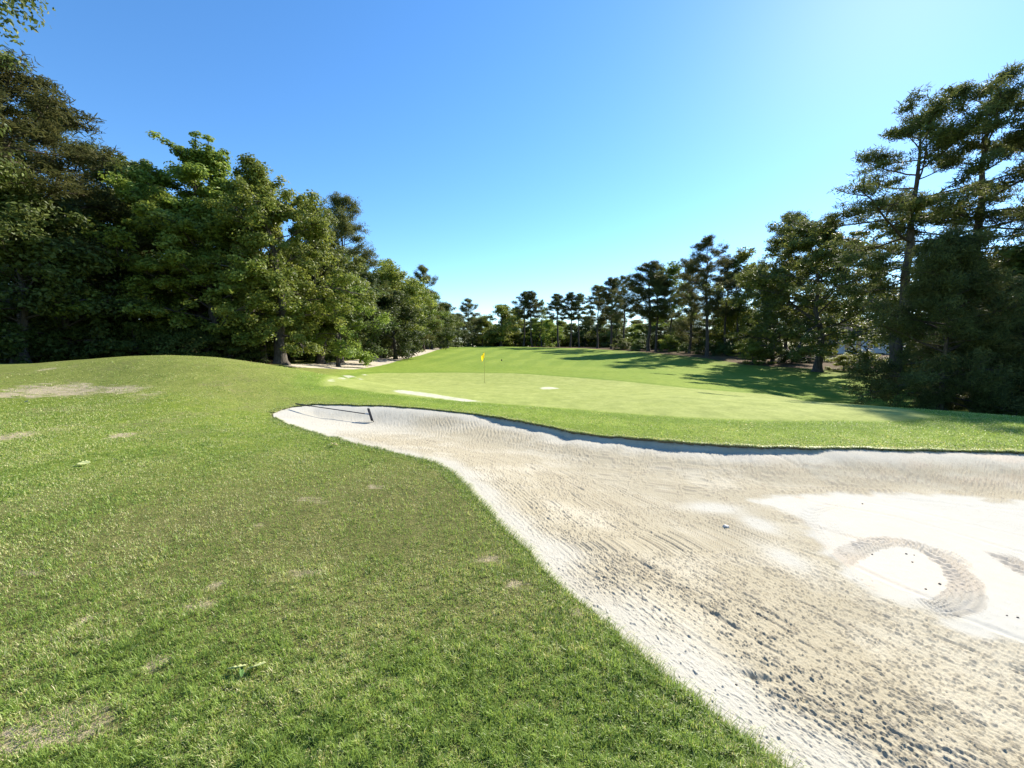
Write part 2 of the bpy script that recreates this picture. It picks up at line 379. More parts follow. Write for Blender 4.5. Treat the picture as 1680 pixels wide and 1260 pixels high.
a_lit = np.maximum(sst(-1.5, 1.5, sdf(X, Y, lit_r, 3, 3)), sst(-1.5, 1.5, sdf(X, Y, lit_l, 3, 3)))
near = sst(9, 4, RR) * sst(-.02, .02, -bs)
# mowing lines on the fairway run towards the far end, fanned
ang = np.arctan2(X + 12, Y + 25)
a_str = sst(.42, .58, .5 + .5 * np.sin(ang * 150 + (fbm(X * .08, Y * .08, 77) - .5) * 3)) * sst(40, 60, Y)
attrs = dict(green=a_green, fair=a_fair, bare=bare, white=white, path=a_path.clip(-3, 3), litter=a_lit, soil=soil, near=near, stripe=a_str, olive=sst(.3, .6, fbm(X * .3, Y * .3, 91) + .25 * sst(-2, -7, X)) * sst(9.5, 11, Y) * sst(-1, -4, X))
idx = np.arange(NI * NJ).reshape(NI, NJ)
quads = np.stack([idx[:-1, :-1], idx[1:, :-1], idx[1:, 1:], idx[:-1, 1:]], -1).reshape(-1, 4)[:, ::-1]
def fmin(a, q): return a[q].mean(1)
sandf = (bs[quads] >= -1e-6).all(1) & (bs[quads].max(1) > 0)
keep = quads[~sandf]
mixed = (bs[keep].max(1) > 1e-9)
cut = keep[mixed]; keep = keep[~mixed]
NEWP = []; NEWA = []; POLY = []; ecache = {}
_base = len(X)
def ecut(a, b):
    k = (min(a, b), max(a, b))
    if k not in ecache:
        t = bs[a] / (bs[a] - bs[b]); ecache[k] = _base + len(NEWP); NEWP.append((a, b, t))
    return ecache[k]
for q in cut:
    o = []
    for i in range(4):
        a, b = int(q[i]), int(q[(i + 1) % 4])
        if bs[a] <= 0: o.append(a)
        if bs[a] * bs[b] < 0: o.append(ecut(a, b))
    if len(set(o)) >= 3: POLY.append(o)
_a = np.array([p[0] for p in NEWP]); _b = np.array([p[1] for p in NEWP]); _t = np.array([p[2] for p in NEWP])
X = np.concatenate([X, X[_a] + (X[_b] - X[_a]) * _t]); Y = np.concatenate([Y, Y[_a] + (Y[_b] - Y[_a]) * _t])
Z = np.concatenate([Z, gz(X[_base:], Y[_base:])]); attrs = {k: np.concatenate([v, v[_a] + (v[_b] - v[_a]) * _t]) for k, v in attrs.items()}
greenf = fmin(a_green, keep) > 0; pathf = (fmin(a_path, keep) > 0) & ~greenf
fairf = (fmin(a_fair, keep) > .5) & ~greenf & ~pathf
rest = ~(greenf | pathf | fairf)
def sub(name, q, extra=()):
    fl = np.concatenate([q.ravel()] + [np.array(e) for e in extra]); sz_ = np.concatenate([np.full(len(q), 4), np.array([len(e) for e in extra], int)]).astype(int)
    u, inv = np.unique(fl, return_inverse=True)
    me = mesh_np(name, np.stack([X[u], Y[u], Z[u]], 1), inv, sz_, True, {k: v[u] for k, v in attrs.items()})
    o = link(name, me, M_TURF); o['kind'] = 'structure'; return o
sub('lawn', keep[rest], POLY); sub('fairway', keep[fairf]); sub('putting_green', keep[greenf]); sub('path', keep[pathf])
# cut edge of the turf round the bunker
zb = gz(BUNKC[:, 0], BUNKC[:, 1]); nb = len(BUNKC)
V = np.vstack([np.column_stack([BUNKC, zb - .003]), np.column_stack([BUNKC, zb - .3])])
i = np.arange(nb - 1); q = np.stack([i, i + 1, i + 1 + nb, i + nb], 1)
at = {k: np.zeros(2 * nb) for k in attrs}; at['green'] -= 3; at['path'] -= 3; at['white'] -= 1; at['soil'] += 1
o = link('turf_edge', mesh_np('turf_edge', V, q.ravel(), 4, True, at), M_TURF); o['kind'] = 'structure'
print('ground done', time.time() - T0)

# ------------------------------------------------------------------ bunker sand with raked clods and wheel tracks as relief
S830 = near_line(*[np.array([q]) for q in hit(830, 687)], FAR)[2][0]; S1250 = near_line(*[np.array([q]) for q in hit(1250, 733)], FAR)[2][0]
def sand_z(x, y, dn, df, sf):
    step = np.interp(sf, [0, S830 - 1.2, S830, S1250, S1250 + .9, 40], [.0, .005, .095, .085, .008, .005]) * (.5 + 1.0 * fbm(sf * 2.2, sf * 0, 55, 4))
    return gz(x, y) - .012 - .22 * sst(0, 2.2, dn) ** .8 * np.minimum(1, step / .22 * (.12 + .88 * sst(0, .12, df)) + (1 - step / .22) * sst(0, 1.5, df))

rows = np.concatenate([[.3, .5, .7, .9], 1 / np.linspace(1 / 1.0, 1 / 13.6, 980)])
u = np.arange(-.72, 1.44, 1 / 700); a = np.concatenate([np.arctan(u), np.linspace(math.atan(1.44) + .01, 2.3, 60)])
A_, R_ = np.meshgrid(a, rows, indexing='ij'); NI, NJ = A_.shape
SX = (R_ * np.sin(A_)).ravel(); SY = (R_ * np.cos(A_)).ravel()
dd, npnt, _ = near_line(SX, SY, BUNKC[::3] if (len(BUNKC) - 1) % 3 == 0 else np.vstack([BUNKC[:-1:3], BUNKC[-1:]]))
ins = inside(SX, SY, BUNK)
# keep one ring of cells past the edge, tucked into the cut edge of the turf
cell = R_.ravel() / 700
kv = ins | (dd < cell * 3 + .012 + R_.ravel() ** 2 * .002)
idx = np.arange(NI * NJ).reshape(NI, NJ)
quads = np.stack([idx[:-1, :-1], idx[1:, :-1], idx[1:, 1:], idx[:-1, 1:]], -1).reshape(-1, 4)[:, ::-1]
quads = quads[kv[quads].all(1)]
used, inv = np.unique(quads.ravel(), return_inverse=True)
x = SX[used]; y = SY[used]; de = np.where(ins[used], dd[used], 0)
dn, _, sn_ = near_line(x, y, NEAR[::3]); df, _, sf = near_line(x, y, FAR[::3])
z = sand_z(x, y, np.where(ins[used] | (df < dn), dn, 0), np.where(ins[used], df, 0), sf)
z = np.where(ins[used], z, z - .012)
# floor position from a pixel
def hit_sand(px, py, drop=.22):
    d = pix_ray(px, py); t = np.arange(.8, 16, .02); zz = EYE + d[2] * t - (gz(d[0] * t, d[1] * t) - drop)
    k = np.argmax(zz < 0); return d[0] * t[k], d[1] * t[k]
hs = lambda l: np.array([hit_sand(*p) for p in l])
smooth_poly = catmull(np.vstack([hs([(1238, 822), (1290, 814), (1400, 811), (1500, 812), (1600, 817), (1680, 822)]), [(12, 5.2), (13, 3), (6, 1.6)], hs([(1680, 1060), (1570, 1012), (1470, 985), (1425, 962), (1385, 925), (1350, 893), (1332, 862), (1318, 846), (1280, 836)])]), 6, True)
sm = sdf(x, y, smooth_poly, 1.5, 1.5)
warp = (fbm(x * 1.1, y * 1.1, 61) - .5) * .35
edge_band = np.minimum(sst(.10, .60, dn + (fbm(x * 2.2, y * 2.2, 63) - .5) * .5), sst(.25, .8, df + (fbm(x * 2, y * 2, 64) - .5) * .3))
tip = sst(2.2, 5.2, np.hypot(x + 6.2, y - 10.2) + (fbm(x * 1.2, y * 1.2, 62) - .5) * 1.5)
rak = (1 - sst(-.12, .08, sm + (fbm(x * 5, y * 5, 66, 3) - .5) * .3)) * (.28 + .72 * edge_band) * (.3 + .7 * tip)
def scrape(cx, cy, rx, ry, rot=0):      # bare swept spots in the raked part
    c = hit_sand(cx, cy); ex = hit_sand(cx + rx, cy); ey1 = hit_sand(cx, cy - ry); ey2 = hit_sand(cx, cy + ry)
    sx = abs(ex[0] - c[0]); sy = abs(ey1[1] - ey2[1]) / 2
    return np.exp(-((x - c[0]) / sx) ** 2 - ((y - c[1]) / sy) ** 2)
sw = scrape(1245, 858, 22, 14) + scrape(1170, 832, 40, 8) + scrape(1290, 915, 25, 20) * .8 + scrape(1310, 840, 20, 8)
rak = rak * (1 - np.clip(sw * 1.2, 0, .85))
NL = NEAR[NEAR[:, 1] > hit(1290, 1260)[1]]; NL = np.vstack([NL[:1] + (NL[:1] - NL[8:9]) * 12, NL])
def comb(lane, along, sd):
    lw = lane + warp * .25
    c1 = vn(lw * 95, along * 42, sd + 1); c2 = vn(lw * 170 + 7, along * 95, sd + 2); c3 = vn(lw * 18, along * 2.2, sd + 3); c5 = vn(lw * 48, along * 20, sd + 4)
    dens = .09 * (fbm(x * 1.3, y * 1.3, 115) - .5) * 2 + .09 * (c3 - .5) * 2
    cl = sst(.54, .74, c1 * .55 + c2 * .25 + c5 * .2 + dens)
    fur = sst(.72, .98, vn(lw * 19, along * 1.1, sd + 5)) * sst(.45, .75, vn(lw * 33, along * 9, sd + 8))
    rk_ = sst(.35, .65, fbm(x * 1.1, y * 1.1, sd + 9))
    return .0085 * cl + .004 * (c2 - .5) - .012 * fur + (.0006 + .0022 * rk_ * sst(.3, .6, vn(lw * 6, along * .8, sd + 11))) * np.sin(lw * 115 + 5 * fbm(lw * 3, along * .7, sd + 10)), np.clip(cl * .8 + fur * .5, 0, 1)
d1, _, s1 = near_line(x, y, NL[::3]); hA, kA = comb(d1, s1, 100); hB, kB = comb(df, sf, 140)
wB = sst(-.5, .5, d1 - df + (fbm(x * 1.5, y * 1.5, 119) - .5) * .8)
c4 = vn(x * 110, y * 110, 104)
h = rak * (hA * (1 - wB) + hB * wB + .005 * (c4 - .5)); clod = kA * (1 - wB) + kB * wB
h += (1 - rak) * (.0022 * (fbm(x * 26, y * 26, 106) - .5) + .003 * (fbm(x * 5, y * 5, 107) - .5))
# sparse crumbs thrown on the smooth margin
cr = sst(.85, .95, vn(x * 42, y * 42, 110)) * sst(.35, .6, fbm(x * 1.6, y * 1.6, 111))
h += (1 - rak) * .010 * cr * np.where(sm > .1, .25, 1)
# wheel tracks
def track(L, w, pitch, depth, seed, fade=.9, dark=.95):
    global h, trk
    d, _, s = near_line(x, y, L)
    m = np.zeros(len(x)); q = d < w
    tot = np.linalg.norm(np.diff(L, axis=0), axis=1).sum(); ed = sst(w, w * .8, d[q] + (vn(s[q] * 22, s[q] * 0, seed + 5) - .5) * .03) * sst(0, .22, s[q]) * sst(tot, tot - .22, s[q])
    side = vn(x[q] * .0 + s[q] * 3, s[q] * 0, seed)
    lug = .5 + .5 * np.sin(2 * math.pi * (s[q] / pitch + np.abs(d[q]) / w * .9)); lug2 = .5 + .5 * np.sin(d[q] / w * 14)
    v = sst(.25, .75, lug) * (.55 + .45 * lug2) * ed * (fade + (1 - fade) * side)
    h[q] = h[q] * (1 - .8 * ed) + depth * (v - .4 * ed); trk[q] = np.maximum(trk[q], ed * dark)  # track tone: compacted sand plus shadow of the lugs, both in the colour
trk = np.zeros(len(x))
track(catmull(hs([(1370, 926), (1400, 903), (1440, 889), (1482, 889), (1525, 902), (1562, 928), (1584, 957), (1580, 984), (1548, 997), (1500, 993)]), 14), .118, .036, .024, 201, .9, .62)
track(catmull(hs([(1270, 838), (1340, 862), (1420, 885), (1500, 895), (1560, 905), (1600, 940)]), 12), .045, .035, .012, 203, .9, .35)
track(catmull(hs([(1385, 930), (1345, 885), (1325, 850), (1350, 832), (1400, 830)]), 12), .10, .042, .008, 204, .6, .12)
track(catmull(hs([(1630, 900), (1660, 920), (1700, 945), (1760, 975)]), 12), .11, .042, .024, 205)
track(catmull(hs([(1370, 915), (1350, 880), (1335, 850)]), 12) + np.array([.2, .05]), .07, .042, .005, 206, .6, .08)
for l in ([(1400, 818), (1500, 838), (1680, 880)], [(1330, 822), (1480, 850), (1680, 905)], [(1450, 815), (1600, 832), (1690, 850)], [(1395, 925), (1470, 958), (1540, 985)], [(1560, 1005), (1680, 1050)], [(1600, 830), (1690, 838)]):
    L = catmull(hs(l), 10); d, _, s = near_line(x, y, L)
    h -= .006 * np.exp(-(d / .03) ** 2) * (.4 + .6 * vn(s * 6, s * 0, 301)); h += .004 * np.exp(-((d - .06) / .03) ** 2) * vn(x * 30, y * 30, 303)
# scuff and clod in the foreground
for (px, py, L_, dep) in ((1245, 1147, .09, -.02), (1232, 1138, .05, -.016)):
    cc = hit_sand(px, py, .15); q = ((x - cc[0]) / L_) ** 2 + ((y - cc[1]) / .022) ** 2; h += dep * np.exp(-q)
z = z + np.where(ins[used], h * sst(0, .06, de), 0)
warm = sst(.45, .8, fbm(x * .7 + 3, y * 2.2, 401)) * (sm > 0) + sst(5.2, 6.6, y) * sst(3, 8, x) * .8 * sst(.35, .6, fbm(x, y * 3, 402))
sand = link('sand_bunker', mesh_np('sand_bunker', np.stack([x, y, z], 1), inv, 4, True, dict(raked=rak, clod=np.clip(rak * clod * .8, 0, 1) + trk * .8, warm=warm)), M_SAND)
sand['kind'] = 'structure'
SAND_PTS = (x, y, z)
def zs(px_, py_):
    k = ((x - px_) ** 2 + (y - py_) ** 2).argmin(); return float(z[k])
print('sand', len(x), time.time() - T0)

# ------------------------------------------------------------------ grass blades
def blades(px, py, length, width, tint, lean, az=None):
    n = len(px); zb = gz(px, py)
    if az is None: az = np.random.rand(n) * 2 * math.pi
    la = lean
    dx = np.cos(az); dy = np.sin(az)
    wx = -dy * width / 2; wy = dx * width / 2
    b = np.stack([px, py, zb - .004], 1)
    mid = b + np.stack([dx * np.sin(la * .6), dy * np.sin(la * .6), np.cos(la * .6)], 1) * (length * .55)[:, None]
    tip = mid + np.stack([dx * np.sin(la * 1.35), dy * np.sin(la * 1.35), np.cos(la * 1.35)], 1) * (length * .45)[:, None]
    w = np.stack([wx, wy, wx * 0], 1)
    V = np.stack([b - w, b + w, mid + w * .8, mid - w * .8, tip], 1).reshape(-1, 3)
    k = np.arange(n)[:, None] * 5
    f = np.concatenate([k + np.array([[0, 1, 2, 3]]), k + np.array([[3, 2, 4]])], 1)
    sizes = np.tile([4, 3], n)
    return V, f.ravel(), sizes, np.repeat(tint, 5)

def scatter(n, a0, a1, r0, r1):
    a = np.arctan(np.random.uniform(math.tan(a0), math.tan(a1), n)); r = 1 / np.random.uniform(1 / r1, 1 / r0, n)
    return r * np.sin(a), r * np.cos(a), r
GV = []; GF = []; GS = []; GT = []; off = 0
_bx = {}
def bare_at(px, py):
    # sample the bare mask through the polar sheet it was worked out on
    a = np.arctan2(px, py); r = np.hypot(px, py)
    ii = np.clip(np.searchsorted(GA, a), 0, len(GA) - 1); jj = np.clip(np.searchsorted(GR, r), 0, len(GR) - 1)
    return bare.reshape(len(GA), len(GR))[ii, jj]
GR = np.concatenate([[.25, .5, .75, .95], 1 / np.linspace(1 / 1.1, 1 / 34, 400), np.geomspace(34.6, 220, 130), np.geomspace(230, 1500, 16)])
_a = np.arctan(np.arange(-1.42, 1.42 + 1 / 400, 1 / 400)); _o = np.linspace(_a[-1] + .02, math.pi, 60); GA = np.concatenate([-_o[::-1], _a, _o])
def add_grass(px, py, length, width, tint, lean, az=None):
    global off
    V, f, s, t = blades(px, py, length, width, tint, lean, az); GV.append(V); GF.append(f + off); GS.append(s); GT.append(t); off += len(V)
def lawn_batch(n, a0, a1, r0, r1, lmin, lmax, wid, fin, fout, leanmul=1.0):
    px, py, r = scatter(n, a0, a1, r0, r1)
    q = (px > -7) & (px < 16.5) & (py > -3) & (py < 13.5)
    keep = (np.random.rand(len(px)) < (sst(fin[0], fin[1], r) if fin else 1) * (1 - sst(fout[0], fout[1], r))) & (np.random.rand(len(px)) < sst(.1, -.5, sdf(px, py, gpoly, 3, 3)))
    ii = inside(px[q], py[q], BUNK); keep[np.where(q)[0][ii]] = False
    bm = bare_at(px, py) + (fbm(px * 3, py * 6, 501) - .5) * 1.1
    keep &= np.random.rand(len(px)) > sst(.25, .85, bm) * .68
    px, py, r = px[keep], py[keep], r[keep]; bm = bm[keep]; n = len(px)
    # blades gather in tufts and leave gaps
    gx = np.floor(px * 26 + vn(px * 9, py * 9, 530)); gy = np.floor(py * 26 + vn(px * 9, py * 9, 531)); hh = _h(gx, gy, 533); h2 = _h(gx, gy, 534)
    pat = fbm(px * 1.7, py * 1.7, 511); fine = fbm(px * 9, py * 9, 512, 2) * .5 + hh * .5
    drym = sst(.44, .67, pat * .62 + fine * .38 + .12 * sst(-2, -6, px))
    t = np.random.rand(n) * .30 + .2 + (fine - .5) * .55
    dead = np.random.rand(n) < (.06 + .47 * drym + .3 * sst(.15, .5, bm))
    t = np.where(dead, .62 + .38 * np.random.rand(n), t.clip(.02, .6))
    L = (lmin + (lmax - lmin) * np.random.rand(n) ** 1.5) * (.6 + .8 * fbm(px * 2.5, py * 2.5, 514, 2)) * (.45 + 1.0 * h2) * np.where(dead, .85, 1)
    lean = np.random.uniform(.2, 1.45, n) * leanmul
    add_grass(px, py, L, wid * (.7 + .6 * np.random.rand(n)) * np.maximum(1, r / 3.5), t, lean)
lawn_batch(800000, -.97, .97, 1.0, 8.0, .015, .044, .0034, None, (4.5, 8))
lawn_batch(800000, -.97, .97, 4.5, 21, .016, .036, .0032, (4.5, 8), (14, 21))
# fringe hanging over the bunker's edge
def fringe(L, n, out, lmin, lmax, dead, hang=False):
    s = resample(L, .02); k = np.random.randint(0, len(s) - 1, n)
    t = s[np.minimum(k + 1, len(s) - 1)] - s[k]; t /= np.linalg.norm(t, axis=1)[:, None] + 1e-9
    nrm = np.stack([t[:, 1], -t[:, 0]], 1)
    # outward is away from the inside of the polygon
    tst = s[k] + nrm * .05; o_ = inside(tst[:, 0], tst[:, 1], BUNK); nrm[o_] *= -1
    p = s[k] + nrm * (np.random.rand(n) ** 1.6 * out)[:, None] - nrm * .006
    r = np.hypot(p[:, 0], p[:, 1]); cl_ = .5 + fbm(p[:, 0] * 4, p[:, 1] * 4, 520)
    tt_ = np.where(np.random.rand(n) < dead, .62 + .38 * np.random.rand(n), .1 + .42 * np.random.rand(n))
    add_grass(p[:, 0], p[:, 1], (lmin + (lmax - lmin) * np.random.rand(n)) * cl_, .0034 * np.maximum(1, r / 4), tt_, np.random.uniform(.3, 1.5, n))
    if hang:
        q = np.random.rand(n) < .5; q &= np.linalg.norm(p - s[k], axis=1) < .03
        az = np.arctan2(-nrm[:, 1], -nrm[:, 0])[q] + np.random.normal(0, .5, q.sum())
        add_grass(p[q, 0], p[q, 1], (.05 + .07 * np.random.rand(q.sum())) * cl_[q], .0034 * r[q] / 4, np.where(np.random.rand(q.sum()) < .5, .62 + .38 * np.random.rand(q.sum()), .2 + .35 * np.random.rand(q.sum())), np.random.uniform(1.1, 1.75, q.sum()), az)
fringe(NEAR[20:], 30000, .14, .02, .045, .22, True)
FV = FAR[(FAR[:, 1] > 6.0)]
fringe(FV, 70000, .16, .02, .055, .45, True)
V = np.vstack(GV)
gme = mesh_np('grass', V, np.concatenate(GF), np.concatenate(GS), False, {'tint': np.concatenate(GT)})
g = link('grass', gme, M_BLADE); tag(g, 'short mown grass blades covering the near lawn and bunker edge', 'grass', kind='stuff')
print('grass', len(V) // 5, time.time() - T0)
# ------------------------------------------------------------------ trees
def rings(paths):
    """tapered tubes; paths = [(points (n,3), radii (n,), sides)]"""
    V = []; L = []; off = 0
    for pts, rad, k in paths:
        pts = np.asarray(pts, float); n = len(pts)
        t = np.gradient(pts, axis=0); t /= np.linalg.norm(t, axis=1)[:, None] + 1e-9
        ref = np.where(np.abs(t[:, 2:3]) > .9, np.array([[1., 0, 0]]), np.array([[0, 0, 1.]]))
        a = np.cross(t, ref); a /= np.linalg.norm(a, axis=1)[:, None] + 1e-9; b = np.cross(t, a)
        th = np.arange(k) / k * 2 * math.pi
        rr = np.asarray(rad)[:, None, None]
        v = pts[:, None] + rr * (np.cos(th)[None, :, None] * a[:, None] + np.sin(th)[None, :, None] * b[:, None])
        V.append(v.reshape(-1, 3))
        i = np.arange(n - 1)[:, None] * k + np.arange(k); j = np.arange(n - 1)[:, None] * k + (np.arange(k) + 1) % k
        L.append(np.stack([i, j, j + k, i + k], -1).reshape(-1) + off); off += n * k
    return np.vstack(V), np.concatenate(L)

def unit(v): return v / (np.linalg.norm(v, axis=-1, keepdims=True) + 1e-9)

def leaves(C, rad, nrm_up, per, size, rng, outward, flat=.8, aspect=.55, tints=None):
    """C (m,3) clump centres, rad (m,), per leaves each -> kite shaped leaf faces"""
    m = len(C); n = m * per
    d = unit(rng.normal(size=(n, 3))); rr = rng.random(n) ** .45
    off = d * (rr * np.repeat(rad, per))[:, None]; off[:, 2] *= flat
    pos = np.repeat(C, per, 0) + off
    nn = unit(d * .8 + np.array([0, 0, nrm_up * .7]) + np.repeat(outward, per, 0) * .45 + rng.normal(size=(n, 3)) * .55)
    ax = unit(np.cross(nn, rng.normal(size=(n, 3)))); bx = np.cross(nn, ax)
    s = size * (.6 + .8 * rng.random(n)); s = s[:, None]
    V = np.stack([pos - ax * s * .5, pos + bx * s * aspect * .5 + ax * s * .05 + nn * s * .08, pos + ax * s * .5, pos - bx * s * aspect * .5 + ax * s * .05 + nn * s * .08], 1).reshape(-1, 3)
    ct = np.repeat(tints if tints is not None else rng.random(m), per)
    t = (ct * .55 + rng.random(n) * .45).clip(0, 1)
    return V, np.repeat(t, 4)

def curve_branch(p0, d0, L, n, bend, wob, rng):
    pts = [np.array(p0, float)]; d = np.array(d0, float)
    for i in range(n):
        d = unit(d + np.array([0, 0, bend]) / n + rng.normal(size=3) * wob)
        pts.append(pts[-1] + d * L / n)
    return np.array(pts)

def make_broad(seed, H=16., Rm=6., cb=.22, n_limb=26, per=70, size=.2, clump=.85, low=1.0, top=.55, droop=.5, lean=(0, 0), sub=6, fill=1.0, extra=(), r0=None):
    rng = np.random.default_rng(seed); paths = []; C = []; O = []; RD = []; T = []
    r0 = r0 or .017 * H + .06
    nt = 9; tz = np.linspace(0, .88 * H, nt); wob = np.cumsum(rng.normal(size=(nt, 2)) * .012 * H, 0); wob[0] = 0; wob[1] *= .3
    tr = np.column_stack([wob[:, 0] + lean[0] * (tz / H) ** 1.3, wob[:, 1] + lean[1] * (tz / H) ** 1.3, tz])
    trr = r0 * (1 - .93 * (tz / tz[-1]) ** .9)
    flz = np.array([-.4, .05, .35, .9]); fr = np.array([1.9, 1.6, 1.2, 1.02]) * r0
    paths.append((np.vstack([np.column_stack([flz * 0, flz * 0, flz]), tr[1:]]), np.concatenate([fr, trr[1:]]), 9))
    def prof(f):      # crown radius against height fraction of the crown
        return (low * (1 - f) + top * f) * (1.12 - .55 * max(0, f - .55) / .45) * (math.sin(min(1, (f + .16) / .5) * math.pi / 2))
    az = rng.random() * 6.28
    for i in range(n_limb + len(extra)):
        xt = extra[i - n_limb] if i >= n_limb else None
        f = (i + rng.random() * .8) / n_limb if xt is None else (xt[0] / H / .97 - cb) / (.93 - cb)
        z = H * (cb + (.93 - cb) * f) * .97; base = np.array([np.interp(z, tr[:, 2], tr[:, 0]), np.interp(z, tr[:, 2], tr[:, 1]), min(z, tr[-1, 2])])
        az += 2.4 + rng.normal() * .35
        L = Rm * prof(f) * rng.uniform(.72, 1.18)
        el = R(12 + 55 * f ** 1.3 + rng.normal() * 15)
        if xt is not None: L = xt[2]; el = R(xt[3])
        a_ = az if xt is None else xt[1]
        d = np.array([math.cos(a_) * math.cos(el), math.sin(a_) * math.cos(el), math.sin(el)])
        pts = curve_branch(base, d, L, 7, -droop * (1 - f) + .25 * f, .10, rng)
        rb = max(.03, min(.5 * np.interp(z, tr[:, 2], trr), .02 * L + .03))
        paths.append((pts, rb * np.linspace(1, .18, 8), 6))
        ns = max(3, int(sub * (.5 + .5 * L / Rm)))
        for j in range(ns):
            s = .25 + .75 * (j + rng.random()) / ns; k = s * 7; ki = min(6, int(k)); p = pts[ki] + (pts[ki + 1] - pts[ki]) * (k - ki)
            dd = unit(unit(pts[ki + 1] - pts[ki]) + rng.normal(size=3) * .95 + np.array([0, 0, .15]))
            l2 = L * .34 * (1.25 - .6 * s) * rng.uniform(.6, 1.3) + .4
            q = curve_branch(p, dd, l2, 4, -.25 * droop, .18, rng)
            paths.append((q, rb * .38 * np.linspace(1, .2, 5) + .006, 4))
            for e in (2, 3, 4):
                if rng.random() > fill and e != 4: continue
                C.append(q[e] + rng.normal(size=3) * .18 * clump); RD.append(clump * rng.uniform(.55, 1.15)); O.append(unit(q[e] - np.array([base[0], base[1], q[e][2] - .3])))
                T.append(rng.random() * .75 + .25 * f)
    # top shoots
    for i in range(6):
        d = unit(np.array([rng.normal() * .5, rng.normal() * .5, 1.])); q = curve_branch(tr[-1], d, .14 * H, 4, 0, .12, rng)
        paths.append((q, .05 * np.linspace(1, .2, 5) + .008, 4))
        for e in (1, 2, 3, 4): C.append(q[e]); RD.append(clump * rng.uniform(.5, .9)); O.append(d); T.append(rng.random())
    V, L = rings(paths)
    C = np.array(C); LV, LT = leaves(C, np.array(RD), .55, per, size, rng, np.array(O), tints=np.array(T))
    return (V, L), (LV, LT)

def make_pine(seed, H=22., Rm=4., cb=.5, nb=40, per=34, ln=.3, wd=.05, clump=.55, wide=.35, dead=6, tw=8, droop=.1, asym=0., r0=None, topr=.25, lean=(0, 0), esd=14, flat=.8):
    rng = np.random.default_rng(seed); paths = []; C = []; RD = []; T = []
    r0 = r0 or .0095 * H + .06
    nt = 10; tz = np.linspace(0, H * .985, nt); wob = np.cumsum(rng.normal(size=(nt, 2)) * .005 * H, 0); wob[0] = 0
    tr = np.column_stack([wob[:, 0] + lean[0] * (tz / H) ** 1.2, wob[:, 1] + lean[1] * (tz / H) ** 1.2, tz]); trr = r0 * (1 - .93 * (tz / H) ** 1.1)
    flz = np.array([-.4, .05, .4]); paths.append((np.vstack([np.column_stack([flz * 0, flz * 0, flz]), tr[1:]]), np.concatenate([np.array([1.5, 1.35, 1.08]) * r0, trr[1:]]), 9))
    az = rng.random() * 6.28
    for i in range(nb + dead):
        isdead = i >= nb
        f = ((i + rng.random()) / nb) if not isdead else -rng.random() * .45
        z = H * (cb + (.985 - cb) * f) if not isdead else H * cb * (1 + f)
        base = np.array([np.interp(z, tr[:, 2], tr[:, 0]), np.interp(z, tr[:, 2], tr[:, 1]), z]); az += 2.4 + rng.normal() * .5
        pr = np.interp(f, [0, wide, .75, 1], [.62, 1, .62, topr]) if not isdead else .3
        L = Rm * pr * rng.uniform(.6, 1.22) * (1 + asym * math.cos(az))
        el = R(-4 + 50 * max(f, 0) ** 1.6 + rng.normal() * esd); d = np.array([math.cos(az) * math.cos(el), math.sin(az) * math.cos(el), math.sin(el)])
        pts = curve_branch(base, d, L, 6, .35 - droop * 2 * (1 - max(f, 0)), .09, rng); rb = .011 * L + .022
        paths.append((pts, rb * np.linspace(1, .25, 7), 5))
        if isdead: continue
        n2 = max(3, int(tw * (.45 + .55 * L / Rm)))
        for j in range(n2):
            s = .38 + .62 * (j + rng.random()) / n2; k = s * 6; ki = min(5, int(k)); p = pts[ki] + (pts[ki + 1] - pts[ki]) * (k - ki)
            dd = unit(unit(pts[ki + 1] - pts[ki]) * .8 + rng.normal(size=3) * np.array([.75, .75, .5 if esd > 10 else .3]) + np.array([0, 0, .25]))
            q = curve_branch(p, dd, L * .26 * (1.2 - .6 * s) * rng.uniform(.6, 1.3) + .3, 3, .25, .12, rng)
            paths.append((q, rb * .35 * np.linspace(1, .3, 4) + .006, 4))
            for e in (1, 2, 3):
                if e == 1 and rng.random() < .5: continue
                C.append(q[e] + rng.normal(size=3) * .1); RD.append(clump * rng.uniform(.6, 1.2)); T.append(rng.random())
    V, L = rings(paths)
    C = np.array(C); m = len(C); n = m * per
    # needle bundles stand out of each twig end like a brush: thin three-cornered faces
    d = unit(rng.normal(size=(n, 3)) + np.array([0, 0, .45])); o = np.repeat(C, per, 0) + unit(rng.normal(size=(n, 3))) * (rng.random(n) ** .6 * np.repeat(RD, per))[:, None] * np.array([1, 1, flat])
    s = ln * (.6 + .7 * rng.random((n, 1))); w = unit(np.cross(d, rng.normal(size=(n, 3)))) * wd * .5
    LV = np.stack([o - w, o + w, o + d * s + w * .5, o + d * s - w * .5], 1).reshape(-1, 3)
    LT = np.repeat((np.repeat(np.array(T), per) * .5 + rng.random(n) * .5).clip(0, 1), 4)
    return (V, L), (LV, LT)

ARCH = {}
def arch(key, builder, leafm, barkm, **kw):
    (V, L), (LV, LT) = builder(**kw)
    tm = mesh_np('trunk_' + key, V, L, 4, True); tm.materials.append(barkm)
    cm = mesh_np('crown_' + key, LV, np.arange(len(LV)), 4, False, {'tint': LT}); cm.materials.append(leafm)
    ARCH[key] = (tm, cm, float(np.percentile(LV[:, 2], 99.7)), float(np.percentile(np.abs(LV[:, 0]), 98)))

def plant(name, key, x, y, z, H, Wd=None, rz=0., label=None, cat='tree', group=None):
    tm, cm, ah, aw = ARCH[key]
    r = empty(name, (x, y, z), rz); sz = H / ah; sx = (Wd / 2 / aw) if Wd else sz
    r.scale = (sx, sx, sz)
    o = link('trunk', tm, None, r); c = link('crown', cm, None, r)
    tag(r, label, cat, group); return r

